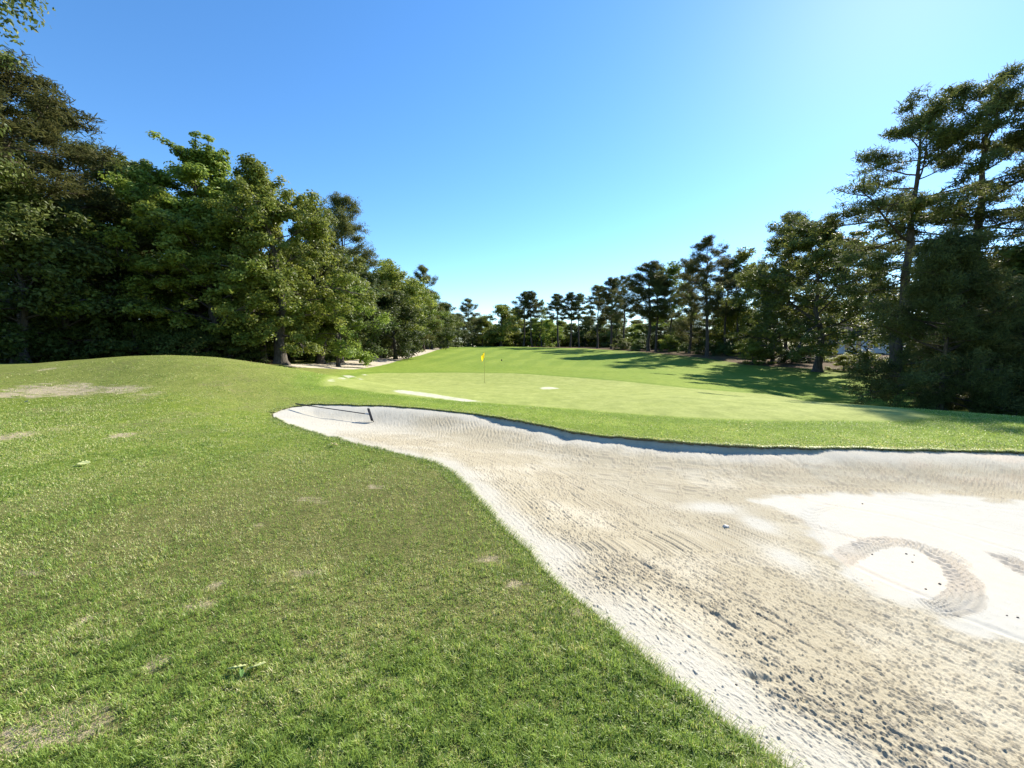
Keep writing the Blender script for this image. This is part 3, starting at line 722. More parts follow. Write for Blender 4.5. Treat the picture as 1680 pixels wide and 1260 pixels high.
def at_px(px, Y):
    """x of the ground point seen in photo column px at distance Y"""
    x = (px - CX) / F * Y
    for _ in range(4):
        z = g1(x, Y) - EYE; x = (px - CX) / F * (Y * cp - z * sp)
    return x, z + EYE
def top_h(z, py, Y):
    v = (CY - py) / F; return EYE + Y * (-sp + v * cp) / (cp + v * sp) - z

def tree(name, key, px, Y, py_top, Wd=None, rz=None, label=None, group=None, cat='tree'):
    x, z = at_px(px, Y); H_ = top_h(z, py_top, Y); x *= (Y * cp - (z + H_ * .55 - EYE) * sp) / (Y * cp - (z - EYE) * sp)
    return plant(name, key, x, Y, z - .05, top_h(z, py_top, Y), Wd, random.random() * 6.28 if rz is None else rz, label, cat, group)

arch('oak_a', make_broad, M_OAK, M_BARK, seed=11, H=18, Rm=6.0, cb=.12, n_limb=34, per=80, size=.22, clump=.62, low=1.0, top=.55, droop=.7, sub=9)
arch('oak_b', make_broad, M_OAK, M_BARK, seed=12, H=16, Rm=5.6, cb=.16, n_limb=30, per=80, size=.22, clump=.62, low=1.05, top=.7, droop=.9, sub=9, r0=.42)
arch('oak_c', make_broad, M_OAK, M_BARK, seed=13, H=14, Rm=5.5, cb=.10, n_limb=32, per=80, size=.22, clump=.62, low=1.0, top=.75, droop=.55, sub=9)
arch('oak_tall', make_broad, M_OAK, M_BARK, seed=14, H=20, Rm=5.2, cb=.2, n_limb=32, per=80, size=.22, clump=.62, low=.8, top=.6, droop=.4, sub=9)
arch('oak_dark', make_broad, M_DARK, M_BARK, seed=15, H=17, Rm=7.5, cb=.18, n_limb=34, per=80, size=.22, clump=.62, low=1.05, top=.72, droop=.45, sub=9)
arch('oak_row', make_broad, M_OAK, M_BARK, seed=22, H=14, Rm=4.6, cb=.29, n_limb=28, per=70, size=.26, clump=.9, low=1.0, top=.75, droop=.25, sub=6, r0=.3)
arch('light_thin', make_broad, M_LIGHT, M_BARK, seed=16, H=16, Rm=3.4, cb=.35, n_limb=20, per=40, size=.26, clump=.8, low=.8, top=.6, droop=.2, sub=4, fill=.7, r0=.16)
arch('light_round', make_broad, M_LIGHT, M_BARK, seed=17, H=10, Rm=4, cb=.12, n_limb=22, per=55, size=.28, clump=.85, low=.9, top=.7, droop=.4, sub=5, r0=.15)
arch('young', make_broad, M_LIGHT, M_BARK, seed=18, H=7, Rm=3.4, cb=.22, n_limb=18, per=60, size=.2, clump=.6, low=1.1, top=.5, droop=1.0, sub=5, r0=.13)
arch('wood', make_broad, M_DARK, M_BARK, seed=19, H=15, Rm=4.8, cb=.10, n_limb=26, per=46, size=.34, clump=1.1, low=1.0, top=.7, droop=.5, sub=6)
arch('wood_b', make_broad, M_OAK, M_BARK, seed=20, H=15, Rm=4.6, cb=.12, n_limb=24, per=46, size=.34, clump=1.0, low=.9, top=.7, droop=.4, sub=6)
arch('pine_a', make_pine, M_PINE, M_PBARK, seed=31, H=22, Rm=4.6, cb=.40, nb=40, per=62, ln=.25, wd=.05, clump=.55, dead=7)
arch('pine_b', make_pine, M_PINE, M_PBARK, seed=32, H=22, Rm=5.2, cb=.34, nb=46, per=62, ln=.25, wd=.05, clump=.6, wide=.25, dead=5, droop=.2)
arch('pine_c', make_pine, M_PINE, M_PBARK, seed=33, H=20, Rm=3.6, cb=.40, nb=46, per=34, ln=.34, wd=.06, clump=.55, wide=.4, dead=6, tw=9)
arch('pine_d', make_pine, M_PINE, M_PBARK, seed=34, H=20, Rm=3.0, cb=.52, nb=32, per=30, ln=.36, wd=.07, clump=.55, wide=.45, dead=4)
arch('pine_full', make_pine, M_PINE, M_PBARK, seed=35, H=19, Rm=4.4, cb=.14, nb=52, per=62, ln=.25, wd=.05, clump=.65, wide=.25, dead=3, droop=.15)
arch('pine_dense', make_pine, M_PINE, M_PBARK, seed=36, H=13, Rm=5.0, cb=.03, nb=70, per=62, ln=.25, wd=.05, clump=.7, wide=.2, dead=0, tw=10, droop=.35)
arch('pine_open', make_pine, M_PINE, M_PBARK, seed=37, r0=.38, H=22, Rm=6.2, cb=.40, nb=30, per=84, ln=.25, wd=.05, clump=.68, wide=.3, dead=10, esd=9, flat=.5, tw=8, droop=.12)
print({k: len(v[1].polygons) for k, v in ARCH.items()}); print('archetypes', time.time() - T0)
def make_shrub(seed, H=2.2, Rm=1.8, per=60, size=.13):
    return make_broad(seed, H=H, Rm=Rm, cb=.05, n_limb=16, per=per, size=size, clump=.38, low=1.0, top=.8, droop=.1, sub=4, r0=.05)
arch('shrub_light', make_shrub, M_LIGHT, M_BARK, seed=51)
arch('shrub_dark', make_shrub, M_DARK, M_BARK, seed=52)

# left side, near to far
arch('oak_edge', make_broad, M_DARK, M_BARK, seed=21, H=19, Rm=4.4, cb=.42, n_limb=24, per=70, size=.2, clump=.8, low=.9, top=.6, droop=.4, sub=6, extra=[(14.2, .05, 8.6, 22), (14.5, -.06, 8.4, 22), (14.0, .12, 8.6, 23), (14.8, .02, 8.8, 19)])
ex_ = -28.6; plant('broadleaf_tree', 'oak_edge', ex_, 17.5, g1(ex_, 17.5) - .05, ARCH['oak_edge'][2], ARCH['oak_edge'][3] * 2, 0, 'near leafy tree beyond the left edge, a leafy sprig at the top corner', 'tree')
tree('pine_tree', 'pine_b', 20, 25, 100, 13.0, 1.1, 'huge feathery pine at the left edge, tallest tree of the left wood')
tree('oak_tree', 'wood', 22, 22.5, 300, 7, 1.2, 'dark bushy tree at the left edge, standing below the huge pine')
tree('oak_tree', 'wood', 105, 24.5, 330, 7, 3.9, 'dark bushy tree between the huge pine and the shouldered oak')
tree('pine_tree', 'pine_full', 96, 31, 172, 10.5, 2.0, 'broad dark pine between the tallest edge pine and the first big oak')
tree('oak_tree', 'oak_a', 205, 33, 262, 11, .2, 'dark shouldered oak between the pines and the tallest oak of the left wood')
tree('oak_tree', 'oak_tall', 338, 31.5, 238, 9.5, 5.1, 'tallest oak of the left wood, bushy head above its neighbours')
tree('oak_tree', 'oak_c', 365, 29, 330, 10.0, 3.3, 'oak with pale low drooping boughs beside the twin dark trunks')
tree('oak_tree', 'oak_b', 452, 30, 268, 9.6, 1.6, 'open branched oak with a thick flared trunk in shade by the path')
tree('oak_tree', 'oak_b', 424, 31.5, 330, 7.0, 4.0, 'slimmer oak whose trunk stands just left of the thick flared trunk')
tree('oak_tree', 'oak_tall', 520, 38, 326, 7.0, 2.6, 'narrow green oak directly left of the dark pointed pine')
tree('young_tree', 'young', 552, 36, 452, 7.5, .9, 'small pale leaved tree with drooping skirt and thin trunk beside the path')
tree('pine_tree', 'pine_full', 566, 50, 322, 9.0, 3.0, 'dark pointed pine standing above the oaks where the path begins')
tree('oak_tree', 'oak_row', 640, 60, 428, 10.5, 2.2, 'round topped dark oak alone against the sky beside the path')
tree('oak_tree', 'oak_row', 600, 66, 470, 8.5, 5.0, 'dark low oak filling the gap between the dark pointed pine and the round topped oak')
tree('pine_tree', 'pine_full', 694, 88, 436, 8.5, 1.0, 'spiky dark pine tip rising behind the round topped oak')
tree('oak_tree', 'oak_row', 676, 84, 462, 10, .5, 'oak behind the round topped oak, first of the row of trunks along the path')
tree('oak_tree', 'oak_row', 700, 96, 474, 10, 3.7, 'last tall oak of the path row, sloping down to the open fairway')
tree('oak_tree', 'oak_row', 722, 112, 505, 10, 1.9, 'lowest oak closing the far end of the row along the path')
# far end of the fairway
tree('pine_tree', 'pine_full', 768, 168, 490, 11.5, .6, 'dark full pine standing alone at the far left end of the fairway')
tree('oak_tree', 'wood_b', 792, 176, 520, 11, 1.6, 'small green tree right of the lone dark pine at the far end')
tree('oak_tree', 'wood_b', 822, 172, 500, 17, 2.9, 'wide bluish green broadleaf tree closing the far end of the fairway')
tree('oak_tree', 'wood_b', 846, 182, 505, 12, 4.4, 'broadleaf tree touching the wide bluish one at the far end')
tree('pine_tree', 'pine_d', 859, 168, 478, 9, 1.2, 'taller left pine of the pair with thin trunks at the far end')
tree('pine_tree', 'pine_d', 873, 165, 477, 8, 3.2, 'right pine of the pair with thin trunks at the far end')
tree('light_tree', 'light_thin', 889, 170, 492, 8, 2.2, 'thin pale tree just right of the far pair of pines')
tree('light_tree', 'light_round', 906, 160, 524, 9, .7, 'bright yellow green round tree below the far pines')
tree('light_tree', 'light_round', 880, 176, 530, 9, 2.7, 'pale green low tree below the far pair of pines')
tree('pine_tree', 'pine_d', 917, 150, 482, 9, 4.0, 'leftmost of the three slim flat topped pines beyond the fairway')
tree('pine_tree', 'pine_d', 936, 148, 480, 8, 5.5, 'middle one of the three slim flat topped pines beyond the fairway')
tree('pine_tree', 'pine_d', 951, 146, 481, 7, 2.5, 'rightmost of the three slim flat topped pines beyond the fairway')
# right side, far to near
tree('pine_tree', 'pine_c', 981, 128, 468, 9, .3, 'dark pine next after the three slim pines towards the right wood')
tree('pine_tree', 'pine_c', 1004, 118, 456, 9.5, 2.1, 'pine with a sloping crown between the three slim pines and the big twin trunk pine')
tree('pine_tree', 'pine_a', 1024, 110, 452, 8, 1.1, 'dark pine close against the left of the twin trunk pines')
tree('pine_tree', 'pine_c', 1066, 92, 430, 11.5, 3.6, 'big dark pine, left one of the two trunks side by side')
tree('pine_tree', 'pine_c', 1078, 90, 446, 8, 5.0, 'dark pine, right one of the two trunks side by side')
tree('light_tree', 'light_thin', 1106, 92, 430, 9, 1.4, 'sunlit pale green tree showing between the twin trunk pines and the tall dark pine')
tree('pine_tree', 'pine_full', 1134, 80, 425, 8.5, 4.8, 'dark pine against the left side of the tall dark pine of the right wood')
tree('pine_tree', 'pine_a', 1164, 70, 388, 9.0, 2.4, 'tall dark pine in the middle of the right wood, standing above its neighbours')
tree('pine_tree', 'pine_c', 1192, 76, 424, 6.5, .2, 'dark pine leaning against the right side of the tall dark pine')
tree('light_tree', 'light_thin', 1217, 76, 408, 7.0, 3.1, 'thin pale see-through tree left of the large spreading oak')
tree('light_tree', 'light_thin', 1242, 80, 430, 7.0, .6, 'second thin pale tree, half hidden behind the large spreading oak')
tree('oak_tree', 'oak_dark', 1350, 46, 356, 14.5, 1.0, 'large dark spreading oak with a straight trunk on the shaded right bank')
tree('pine_tree', 'pine_full', 1296, 62, 350, 9, 2.0, 'dark pine tip showing behind the top of the large spreading oak')
tree('oak_tree', 'oak_dark', 1272, 56, 432, 9, 4.2, 'dark oak under the left side of the large spreading oak')
tree('pine_tree', 'pine_open', 1486, 30, 166, 13, 2.2, 'tall open crowned pine with a long bare trunk, leftmost of the near right pines')
tree('pine_tree', 'pine_open', 1606, 29, 118, 13.5, 4.4, 'tallest near right pine, thick leaning trunk showing through its boughs')
tree('pine_tree', 'pine_open', 1765, 26, 120, 13, .9, 'dark open pine cut by the right edge of the photo')
tree('pine_tree', 'pine_dense', 1556, 19.5, 378, 6.0, 3.1, 'low dense dark evergreen with boughs to the ground at the right end of the green')
tree('pine_tree', 'pine_dense', 1690, 20, 455, 8, 5.1, 'low dense dark evergreen in the right corner behind the green')
tree('oak_tree', 'wood', 1540, 33, 420, 9.0, 1.3, 'dark bushy tree behind the tallest near right pine')
tree('oak_tree', 'wood', 1440, 92, 440, 10, 3.3, 'dark tree behind the long bare pine trunk on the right')
tree('young_tree', 'light_round', 1398, 88, 480, 9, 2.0, 'sunlit yellow green tree seen under the boughs right of the spreading oak trunk')

# the woods behind the front row: trees nothing tells apart
def backing(pts, keys, group, label, hmin, hmax, wmin, wmax, name='broadleaf_tree'):
    for (x, y) in pts:
        z = g1(x, y); plant(name, random.choice(keys), x, y, z - .1, random.uniform(hmin, hmax), random.uniform(wmin, wmax), random.random() * 6.28, label, 'tree', group)
L1 = [(-30, 30), (-36, 27), (-27, 36), (-33, 38), (-22, 40), (-25, 45), (-18, 42), (-41, 34), (-31, 47), (-20, 50), (-24, 56), (-16, 55), (-18, 64), (-22, 70), (-37, 44), (-45, 28)]
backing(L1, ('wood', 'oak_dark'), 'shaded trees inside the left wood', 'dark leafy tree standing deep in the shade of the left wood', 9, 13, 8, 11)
L2 = [(-26, 84), (-20, 100), (-27, 112), (-20, 125), (-26, 140), (-20, 150), (-28, 165), (-32, 95), (-38, 120), (-30, 180), (-18, 185)]
backing(L2, ('wood', 'wood_b'), 'trees behind the far path row', 'green tree half hidden behind the row along the path', 11, 14, 9, 12)
L3 = [(-12, 190), (-4, 195), (4, 192), (10, 188), (16, 184), (21, 180), (26, 172), (30, 165), (35, 155), (38, 145), (13, 200), (24, 190), (34, 176), (0, 205), (-8, 204)]
backing(L3, ('wood_b', 'wood', 'light_round'), 'low trees beyond the fairway', 'low green tree in the far belt under the tall far pines', 10, 14, 10, 14)
L4 = [(40, 130), (43, 120), (40, 108), (45, 100), (41, 96), (46, 88), (44, 80), (48, 74), (50, 84), (52, 98), (38, 118), (55, 72), (46, 112), (60, 80)]
backing(L4, ('wood', 'wood_b', 'light_round'), 'trees behind the right pines', 'leafy tree half hidden behind the pine trunks of the right wood', 7, 11, 7, 10)
L5 = [(34, 30), (38, 33), (40, 28), (44, 36), (33, 25), (46, 30), (50, 41), (36, 22), (42, 22)]
backing(L5, ('wood', 'oak_dark'), 'shaded trees inside the right wood', 'dark leafy tree deep in the shade behind the near right pines', 7, 11, 7, 9)
# trunks along the path
# shrubs
def shrub(key, px, Y, py_top, Wd, label, group=None):
    tree('shrub', key, px, Y, py_top, Wd, None, label, group, 'shrub')
shrub('shrub_light', 1385, 47, 578, 3.4, 'yellow green sunlit shrub right of the spreading oak trunk')
shrub('shrub_light', 1420, 46, 577, 3.8, 'wide sunlit shrub in front of the white house')
shrub('shrub_light', 1236, 55, 556, 3.6, 'tall yellow green shrub at the left foot of the large spreading oak')
shrub('shrub_light', 1256, 56, 570, 3.0, 'lower yellow green shrub beside the tall one under the spreading oak')
shrub('shrub_light', 1100, 90, 545, 5.0, 'pale shrub lit by sun behind the twin pine trunks')
shrub('shrub_light', 1215, 70, 560, 4.0, 'pale shrub at the foot of the thin see-through tree')
for k, (px, Y, t, w) in enumerate(((185, 26, 545, 4.5), (225, 26, 530, 4.5), (262, 27, 540, 4), (300, 27, 525, 4.5), (340, 27.5, 535, 4.5), (385, 29, 545, 4.5), (120, 25, 520, 5), (60, 24, 530, 5), (15, 22, 530, 4), (495, 48, 555, 5), (535, 55, 556, 6), (600, 72, 558, 6))):
    shrub('shrub_dark', px, Y, t, w, 'dark shrub in the shade under the left wood', 'dark undergrowth shrubs of the left wood')
for k, (px, Y, t, w) in enumerate(((1490, 36, 570, 4), (1520, 30, 570, 4), (1545, 26, 575, 4), (1575, 24, 590, 4), (1620, 21.5, 600, 4), (1660, 20, 600, 4), (1300, 56, 572, 5), (1330, 58, 570, 5), (1190, 72, 560, 5), (1160, 76, 560, 5), (1130, 84, 558, 5), (1050, 98, 556, 6), (1020, 108, 555, 6), (1465, 46, 585, 3.5))):
    shrub('shrub_dark', px, Y, t, w, 'dark shrub in the shade under the right wood', 'dark undergrowth shrubs of the right wood')

# undergrowth closing the view beneath the crowns
def under(name, line, width, hmin, hmax, n, size, mat, label):
    rng = np.random.default_rng(len(label)); L = resample(catmull(line, 8), .5); m = n // 60
    k = rng.integers(0, len(L), m); px = L[k, 0] + rng.normal(size=m) * width; py = L[k, 1] + rng.normal(size=m) * width
    hh = hmin + (hmax - hmin) * fbm(px * .25, py * .25, 71); zc = gz(px, py) + hh * rng.random(m)
    V, T = leaves(np.column_stack([px, py, zc]), np.full(m, .9) * rng.uniform(.6, 1.3, m), .4, 60, size, rng, np.zeros((m, 3)), .8)
    o = link(name, mesh_np(name, V, np.arange(len(V)), 4, False, {'tint': T}), mat); tag(o, label, 'undergrowth', kind='stuff')
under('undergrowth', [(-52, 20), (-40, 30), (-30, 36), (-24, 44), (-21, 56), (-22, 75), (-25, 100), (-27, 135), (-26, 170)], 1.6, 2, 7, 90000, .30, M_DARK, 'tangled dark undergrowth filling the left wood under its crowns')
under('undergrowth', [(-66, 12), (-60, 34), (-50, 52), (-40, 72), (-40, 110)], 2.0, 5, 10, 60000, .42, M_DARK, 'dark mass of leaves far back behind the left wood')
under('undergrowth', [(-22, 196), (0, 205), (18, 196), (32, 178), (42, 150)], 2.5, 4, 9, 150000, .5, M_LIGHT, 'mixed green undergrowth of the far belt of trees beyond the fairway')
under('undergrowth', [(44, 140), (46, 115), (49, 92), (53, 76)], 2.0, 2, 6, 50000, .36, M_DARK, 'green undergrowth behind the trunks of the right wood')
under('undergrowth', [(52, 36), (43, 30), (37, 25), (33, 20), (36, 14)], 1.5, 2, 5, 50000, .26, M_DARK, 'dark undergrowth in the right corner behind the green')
print('trees', time.time() - T0, len(bpy.data.objects))

# ------------------------------------------------------------------ small things
import bmesh
def bm_obj(name, bm, mat, parent=None, smooth=False):
    me = bpy.data.meshes.new(name); bm.to_mesh(me); bm.free()
    for p in me.polygons: p.use_smooth = smooth
    return link(name, me, mat, parent)
def bx(bm, c, s, rot=None):
    r = bmesh.ops.create_cube(bm, size=1, matrix=Matrix.Translation(c) @ (rot or Matrix()) @ Matrix.Diagonal((*s, 1)))
    return r['verts']
def cyl(bm, p0, p1, r0, r1=None, k=10):
    p0 = Vector(p0); p1 = Vector(p1); d = p1 - p0
    bmesh.ops.create_cone(bm, cap_ends=True, segments=k, radius1=r0, radius2=r1 if r1 is not None else r0, depth=d.length, matrix=Matrix.Translation((p0 + p1) / 2) @ d.to_track_quat('Z', 'Y').to_matrix().to_4x4())
M_BLACK = simple('black_plastic', (.018, .018, .02), .5)
M_HANDLE = simple('dark_handle', (.03, .03, .034), .45)
M_METAL = simple('rake_metal', (.45, .45, .46), .4, metal=.6)
M_YEL = leaf_mat('flag_cloth', (.82, .68, .06), (.85, .72, .08), (.85, .72, .08), .55, .7)
M_POLE = simple('flag_pole', (.45, .40, .12), .4)
M_POLEW = simple('pole_band', (.60, .58, .40), .4)
# flagstick
fx, fy = hit(795, 628); fz = g1(fx, fy)
fl = empty('golf_flag', (fx, fy, fz)); tag(fl, 'yellow golf flag hanging from a thin pole on the putting green', 'flag')
bm = bmesh.new()
for i in range(3): cyl(bm, (0, 0, [-.1, .62, 1.3][i]), (0, 0, [.62, 1.3, 2.16][i]), .013 - .002 * i)
bm_obj('pole', bm, M_POLE, fl)
bm = bmesh.new(); cyl(bm, (0, 0, 2.16), (0, 0, 2.19), .018, .012); bm_obj('pole_cap', bm, M_YEL, fl)
bm = bmesh.new(); bmesh.ops.create_circle(bm, cap_ends=True, radius=.054, segments=20, matrix=Matrix.Translation((0, 0, .006))); bm_obj('cup', bm, M_BLACK, fl)
V = []; Fc = []; NU, NV = 16, 12
for i in range(NU + 1):
    for j in range(NV + 1):
        u = i / NU; v = j / NV
        xx = -.012 - .22 * u * (1 - .25 * v) ; zz = 2.12 - .36 * v - .30 * u ** 1.3
        yy = .05 * math.sin(u * 7 + v * 1.5) * u ** .5 + .03 * math.sin(v * 5 + u * 3) * u
        V.append((xx, yy, zz))
for i in range(NU):
    for j in range(NV):
        a = i * (NV + 1) + j; Fc.append((a, a + 1, a + NV + 2, a + NV + 1))
me = bpy.data.meshes.new('flag_cloth'); me.from_pydata(V, [], Fc)
for p in me.polygons: p.use_smooth = True
o = link('flag_cloth', me, M_YEL, fl); sm_ = o.modifiers.new('s', 'SOLIDIFY'); sm_.thickness = .003
# rake: head at the right end, handle lying up over the bunker's edge
hx, hy = hit(606, 676); ex, ey = hit(484, 662)
hz = zs(hx, hy); ex, ey, ez = at_depth(485, 662.5, hy + .45)
rk = empty('bunker_rake', (hx, hy, hz)); tag(rk, 'black bunker rake lying across the sand with its handle on the grass edge', 'rake')
lx, ly = hit_sand(611, 687, .1); lo_ = Vector((lx, ly, zs(lx, ly) + .05)); hi_ = Vector(at_depth(604.5, 671, ly + .34))
hc = (lo_ * .45 + hi_ * .55); rk.location = hc
hv = Vector((ex, ey, ez)) - hc; hd = hv.normalized()
side = (hi_ - lo_).normalized(); hd0 = (hd - side * hd.dot(side)).normalized(); upv = side.cross(hd0).normalized()
if upv.z < 0: upv = -upv
rot = Matrix((side, hd0, upv)).transposed().to_4x4()
if rot.determinant() < 0: rot = Matrix((-side, hd0, upv)).transposed().to_4x4()
bm = bmesh.new(); cyl(bm, hd * .03, hv * .80, .013, .0125); bm_obj('handle', bm, M_HANDLE, rk, True)
bm = bmesh.new(); cyl(bm, hv * .80, hv, .020, .018); bm_obj('grip', bm, M_BLACK, rk, True)
bm = bmesh.new(); bx(bm, (0, 0, 0), (.44, .055, .055), rot); bmesh.ops.bevel(bm, geom=bm.edges[:], offset=.008, segments=2, affect='EDGES'); bx(bm, upv * .04, (.40, .02, .04), rot); bm_obj('head', bm, M_BLACK, rk)
bm = bmesh.new()
for i in range(15):
    s = -.205 + .41 * i / 14; cyl(bm, side * s - upv * .02, side * s - upv * .105 - hd * .01, .010, .005, 6)
bm_obj('tines', bm, M_BLACK, rk)
bm = bmesh.new(); cyl(bm, hd * .02, hd * .15, .022, .017); bm_obj('socket', bm, M_METAL, rk)
# leaves lying about
M_LEAFU = simple('leaf_pale', (.46, .48, .2), .8, .2, 60, 0, .05); M_LEAFB = simple('leaf_dry', (.42, .33, .18), .6, .25, 60); M_LEAFG = simple('leaf_green', (.07, .14, .03), .5, .2, 60)
def leaf_piece(L, w, curl, twist, fold, seed=0):
    V = []; Fc = []; n = 14
    for i in range(n + 1):
        t = i / n; ww = w * math.sin(math.pi * min(1, t * .96 + .03)) ** .8 * (1 + .25 * math.sin(t * 23 + seed)); a = curl * (t - .35)
        x = L * (t - .5); z = .012 + L * .35 * (math.cos(a) - 1) * -1 * (1 if curl > 0 else -1)
        for s, q in ((-1, 1), (-.5, .4), (0, 0), (.5, .4), (1, 1)):
            V.append((x, s * ww * math.cos(fold), z + q * ww * math.sin(fold) + s * ww * math.sin(twist * (t - .5))))
    for i in range(n):
        for j in range(4):
            a = i * 5 + j; Fc.append((a, a + 5, a + 6, a + 1))
    return V, Fc
def leaf_obj(name, px, py, parts, label, cat, rz, lift=.012):
    x, y = hit(px, py); z = g1(x, y) + lift
    r = empty(name, (x, y, z), rz); tag(r, label, cat)
    for nm, (args, mat, loc, rot) in parts:
        V, Fc = leaf_piece(*args); me = bpy.data.meshes.new(nm); me.from_pydata(V, [], Fc)
        for p in me.polygons: p.use_smooth = True
        o = link(nm, me, mat, r); o.location = loc; o.rotation_euler = rot; s = o.modifiers.new('s', 'SOLIDIFY'); s.thickness = .0012
    return r
r = leaf_obj('fallen_leaf', 403, 1106, [('blade', ((.085, .016, 1.2, .5, .6), M_LEAFU, (-.045, 0, .006), (-.5, 0, .1))), ('blade', ((.085, .017, 1.0, .8, .4), M_LEAFU, (.05, .006, .008), (-.4, -.15, .18))), ('blade', ((.07, .013, 1.4, .3, .7), M_LEAFG, (-.015, -.022, .0), (-.5, .1, -1.1)))], 'curled pale green leaf sprig lying on the near lawn', 'leaf', .05)
leaf_obj('fallen_leaf', 444, 765 - 1, [], '', 'leaf', 0) if False else None
leaf_obj('fallen_leaf', 138, 764, [('blade', ((.13, .045, .8, .3, .25), M_LEAFU, (0, 0, 0.01), (.35, 0, .2)))], 'flat pale green leaf lying on the lawn below the bare sandy bank', 'leaf', .3)
leaf_obj('fallen_leaf', 45, 662, [('blade', ((.12, .04, 1.5, .3, .5), M_LEAFB, (0, 0, 0.02), (.6, 0, -.5)))], 'curled dry leaf on the lawn at the left edge, just below the bare sand', 'leaf', .3)
cl_ = [('blade', ((.06, .02, 1.6, .3, .6), (M_LEAFB, M_LEAFU)[i % 2], (.045 * math.cos(i * 1.3), .045 * math.sin(i * 1.3), .012 + .008 * (i % 3)), (.7 * math.sin(i), .5 * math.cos(i * 2), i * 1.3))) for i in range(7)]
leaf_obj('leaf_cluster', 546, 733, cl_, 'small cluster of cream dry leaves on the grass below the rake', 'leaf', 0)
# clod on the sand
def lump(name, px, py, r, mat, label, cat, seed, onsand=True):
    x, y = hit_sand(px, py) if onsand else hit(px, py); z = zs(x, y) if onsand else g1(x, y)
    bm = bmesh.new(); bmesh.ops.create_icosphere(bm, subdivisions=3, radius=r)
    rng = random.Random(seed); o3 = Vector((rng.random() * 9, rng.random() * 9, 0))
    from mathutils import noise
    for v in bm.verts:
        k = 1 + .5 * noise.noise(v.co * (1.6 / r) + o3) + .25 * noise.noise(v.co * (4 / r) + o3); v.co = Vector((v.co.x * k * 1.25, v.co.y * k, v.co.z * k * .75))
    o = bm_obj(name, bm, mat, None, True); o.location = (x, y, z + r * .4); tag(o, label, cat); return o
M_CLOD = simple('sand_clod', (.62, .57, .50), .95, .25, 60, bump=.6); M_DK = simple('dark_rubber', (.012, .012, .012), .6)
M_STONE = simple('dark_pebble', (.10, .085, .07), .9, .3, 80)
lump('sand_clod', 1191, 864, .024, M_CLOD, 'pale clod of sand sitting on the raked bunker floor', 'clod', 3)
for k, (px, py) in enumerate(((1418, 901), (1431, 909), (1487, 908), (1500, 910), (1519, 965), (1542, 958), (1652, 1009), (1690 - 20, 1012), (1415, 826), (1205, 1182), (1497, 922))):
    lump('pebble', px, py, .0045 + .0015 * (k % 3), M_STONE, 'small dark pebble on the smooth white sand by the wheel tracks' if k != 9 else 'small dark pebble at the near edge of the bunker sand', 'pebble', k)
for o in bpy.data.objects:
    if o.name.startswith('pebble') and 'wheel' in o['label']: o['group'] = 'pebbles on the smooth sand'
# fairway yardage marker: a squat dark post with bevelled cap
x, y = hit(823, 592); z = g1(x, y)
mk = empty('fairway_marker', (x, y, z)); tag(mk, 'small black marker on the fairway right of the yellow flag', 'marker')
bm = bmesh.new(); cyl(bm, (0, 0, -.05), (0, 0, .19), .10, .09, 16); bm_obj('post', bm, M_DK, mk)
bm = bmesh.new(); bmesh.ops.create_uvsphere(bm, u_segments=16, v_segments=8, radius=.095, matrix=Matrix.Translation((0, 0, .19)) @ Matrix.Diagonal((1, 1, .5, 1))); bm_obj('cap', bm, M_DK, mk, True)
# stake by the path
x, y = hit(647, 585.5); z = g1(x, y)
st = empty('marker_stake', (x, y, z)); tag(st, 'short rusty orange stake at the edge of the path', 'stake')
bm = bmesh.new(); bx(bm, (0, 0, .25), (.10, .10, .6)); bmesh.ops.bevel(bm, geom=bm.edges[:], offset=.01, segments=1, affect='EDGES'); bm_obj('post', bm, simple('rust_orange', (.28, .09, .03), .7), st)
bm = bmesh.new(); cyl(bm, (0, 0, .551), (0, 0, .62), .07, .0, 4); bm_obj('point', bm, simple('stake_tip', (.32, .11, .04), .7), st)

# ------------------------------------------------------------------ white house among the trees
M_SIDE, t_ = material('house_siding')
o_ = t_.n('ShaderNodeTexCoord').outputs['Object']; wv = t_.n('ShaderNodeTexWave', bands_direction='Z', wave_profile='SAW'); wv.inputs['Scale'].default_value = 1.6; t_.set(wv.inputs['Vector'], o_)
t_.out(t_.pbr(t_.mix(t_.noise(o_, 3), (.66, .68, .70), (.76, .77, .78)), .6, t_.bump(wv.outputs['Fac'], .6, .03)))
M_TRIM = simple('white_trim', (.8, .8, .8), .5, .04); M_ROOF = simple('roof_shingle', (.09, .085, .085), .9, .3, 12, bump=.4)
M_GLASS, t_ = material('window_glass'); t_.out(t_.pbr((.02, .025, .03), .06, None, .6))
M_DOOR = simple('house_door', (.06, .09, .08), .5)
hx_, hz_ = at_px(1452, 74); hou = empty('white_house', (hx_, 74, hz_ - .1), R(-16)); tag(hou, 'white house with dark windows showing through the trees on the right', 'house')
Wd, Dp, Ht = 15., 8., 3.3
bm = bmesh.new(); bx(bm, (0, Dp / 2, Ht / 2), (Wd, Dp, Ht))
for s in (-1, 1):       # gable ends
    v = [bm.verts.new((s * (Wd / 2), yy, zz)) for yy, zz in ((0, Ht), (Dp, Ht), (Dp / 2, Ht + 2.4))]; bm.faces.new(v)
bm_obj('wall', bm, M_SIDE, hou)
bm = bmesh.new()
for s in (-1, 1):
    y0 = Dp / 2 + s * (Dp / 2 + .5); ang = math.atan2(2.4, Dp / 2)
    v = [bm.verts.new(p) for p in ((-Wd / 2 - .4, y0, Ht - .28), (Wd / 2 + .4, y0, Ht - .28), (Wd / 2 + .4, Dp / 2, Ht + 2.46), (-Wd / 2 - .4, Dp / 2, Ht + 2.46))]
    f = bm.faces.new(v if s < 0 else v[::-1]); bmesh.ops.solidify(bm, geom=[f], thickness=.14)
rf = bm_obj('roof', bm, M_ROOF, hou)
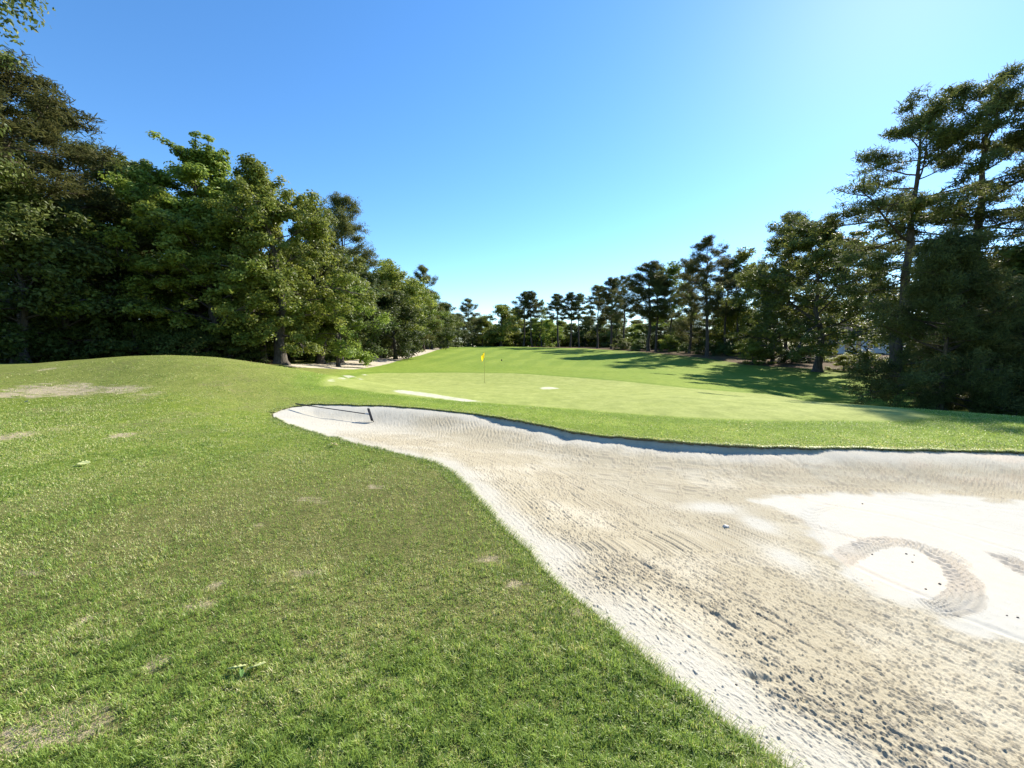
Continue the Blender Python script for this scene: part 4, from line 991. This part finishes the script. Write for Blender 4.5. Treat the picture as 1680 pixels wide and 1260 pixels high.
bm = bmesh.new(); bx(bm, (3, Dp / 2 + 1, Ht + 2.3), (.8, .8, 1.6)); bx(bm, (3, Dp / 2 + 1, Ht + 3.15), (.95, .95, .14)); bm_obj('chimney', bm, simple('chimney_brick', (.22, .09, .06), .9), rf)
def window(xc, zc, w, h):
    bm = bmesh.new()
    for s in (-1, 1):
        bx(bm, (xc + s * (w / 2 + .05), -.05, zc), (.1, .1, h + .2)); bx(bm, (xc, -.052, zc + s * (h / 2 + .05)), (w, .1, .1))
    bx(bm, (xc, -.045, zc), (w, .05, .05)); fr_ = bm_obj('window', bm, M_TRIM, hou)
    bm = bmesh.new(); bx(bm, (xc, -.012, zc), (w, .02, h)); bm_obj('pane', bm, M_GLASS, fr_)
    bm = bmesh.new(); bx(bm, (xc, -.09, zc - h / 2 - .13), (w + .35, .18, .06)); bm_obj('sill', bm, M_TRIM, fr_)
for xc in (-6.0, -4.2, -2.4): window(xc, 1.75, .85, 1.45)
window(4.6, 1.75, 1.1, 1.45)
bm = bmesh.new(); bx(bm, (1.0, -.03, 1.06), (1.0, .06, 2.1)); dr = bm_obj('door', bm, M_DOOR, hou)
bm = bmesh.new(); bmesh.ops.create_uvsphere(bm, u_segments=10, v_segments=6, radius=.05, matrix=Matrix.Translation((1.38, -.1, 1.05))); bm_obj('handle', bm, M_METAL, dr)
bm = bmesh.new(); bx(bm, (1.2, -1.2, .12), (5.0, 2.38, .24)); bm_obj('porch_floor', bm, simple('porch_deck', (.35, .34, .33), .8), hou)
for xc in (-1.1, .55, 3.5):
    bm = bmesh.new(); cyl(bm, (xc, -2.2, .24), (xc, -2.2, 2.72), .09, .08, 12); bx(bm, (xc, -2.2, .3), (.26, .26, .12)); bx(bm, (xc, -2.2, 2.66), (.26, .26, .12)); bm_obj('porch_post', bm, M_TRIM, hou)
bm = bmesh.new(); v = [bm.verts.new(p) for p in ((-1.6, -2.6, 2.74), (4.0, -2.6, 2.74), (4.0, -.02, 3.0), (-1.6, -.02, 3.0))]; f = bm.faces.new(v); bmesh.ops.solidify(bm, geom=[f], thickness=-.12); bm_obj('porch_roof', bm, M_ROOF, hou)
bm = bmesh.new(); bx(bm, (1.2, -2.2, .95), (4.6, .06, .07))
for i in range(24): bx(bm, (-1.0 + 4.5 * i / 23, -2.2, .58), (.035, .035, .68))
bm_obj('railing', bm, M_TRIM, hou)

# ------------------------------------------------------------------ sun, sky, camera
SUN_AZ, SUN_EL = R(43), R(35)
w = bpy.data.worlds.new('World'); scene.world = w; w.use_nodes = True; nt = w.node_tree; nt.nodes.clear()
sky = nt.nodes.new('ShaderNodeTexSky'); sky.sky_type = 'NISHITA'; sky.sun_disc = False
sky.sun_elevation = SUN_EL; sky.sun_rotation = SUN_AZ; sky.air_density = 1.0; sky.dust_density = .09; sky.ozone_density = 4.0; sky.altitude = 100
hs_ = nt.nodes.new('ShaderNodeHueSaturation'); hs_.inputs['Saturation'].default_value = 1.18; hs_.inputs['Hue'].default_value = .5
bg = nt.nodes.new('ShaderNodeBackground'); bg.inputs[1].default_value = .112; wo = nt.nodes.new('ShaderNodeOutputWorld')
nt.links.new(sky.outputs[0], hs_.inputs['Color']); nt.links.new(hs_.outputs[0], bg.inputs[0]); nt.links.new(bg.outputs[0], wo.inputs[0])
ld = bpy.data.lights.new('sun', 'SUN'); ld.energy = 5.0; ld.angle = R(.53); ld.color = (1, .93, .82)
lo = bpy.data.objects.new('sun', ld); COL.objects.link(lo)
sd = Vector((math.sin(SUN_AZ) * math.cos(SUN_EL), math.cos(SUN_AZ) * math.cos(SUN_EL), math.sin(SUN_EL)))
lo.rotation_euler = sd.to_track_quat('Z', 'Y').to_euler(); lo.location = (30, 30, 60)
cd = bpy.data.cameras.new('camera'); cam = bpy.data.objects.new('camera', cd); COL.objects.link(cam)
cam.location = (0, 0, EYE); cam.rotation_euler = (math.pi / 2 - PITCH, 0, 0)
cd.sensor_fit = 'HORIZONTAL'; cd.sensor_width = 36; cd.lens = 36 * F / 1680; cd.clip_start = .05; cd.clip_end = 5000
scene.camera = cam
vs_ = scene.view_settings; scene.display_settings.display_device = 'sRGB'; vs_.view_transform = 'Standard'; vs_.look = 'None'; vs_.exposure = 1.2; vs_.gamma = 1; vs_.use_curve_mapping = False
scene.render.engine = 'CYCLES'; scene.cycles.max_bounces = 6; scene.cycles.transparent_max_bounces = 8; scene.cycles.sample_clamp_indirect = 6
print('done', time.time() - T0)
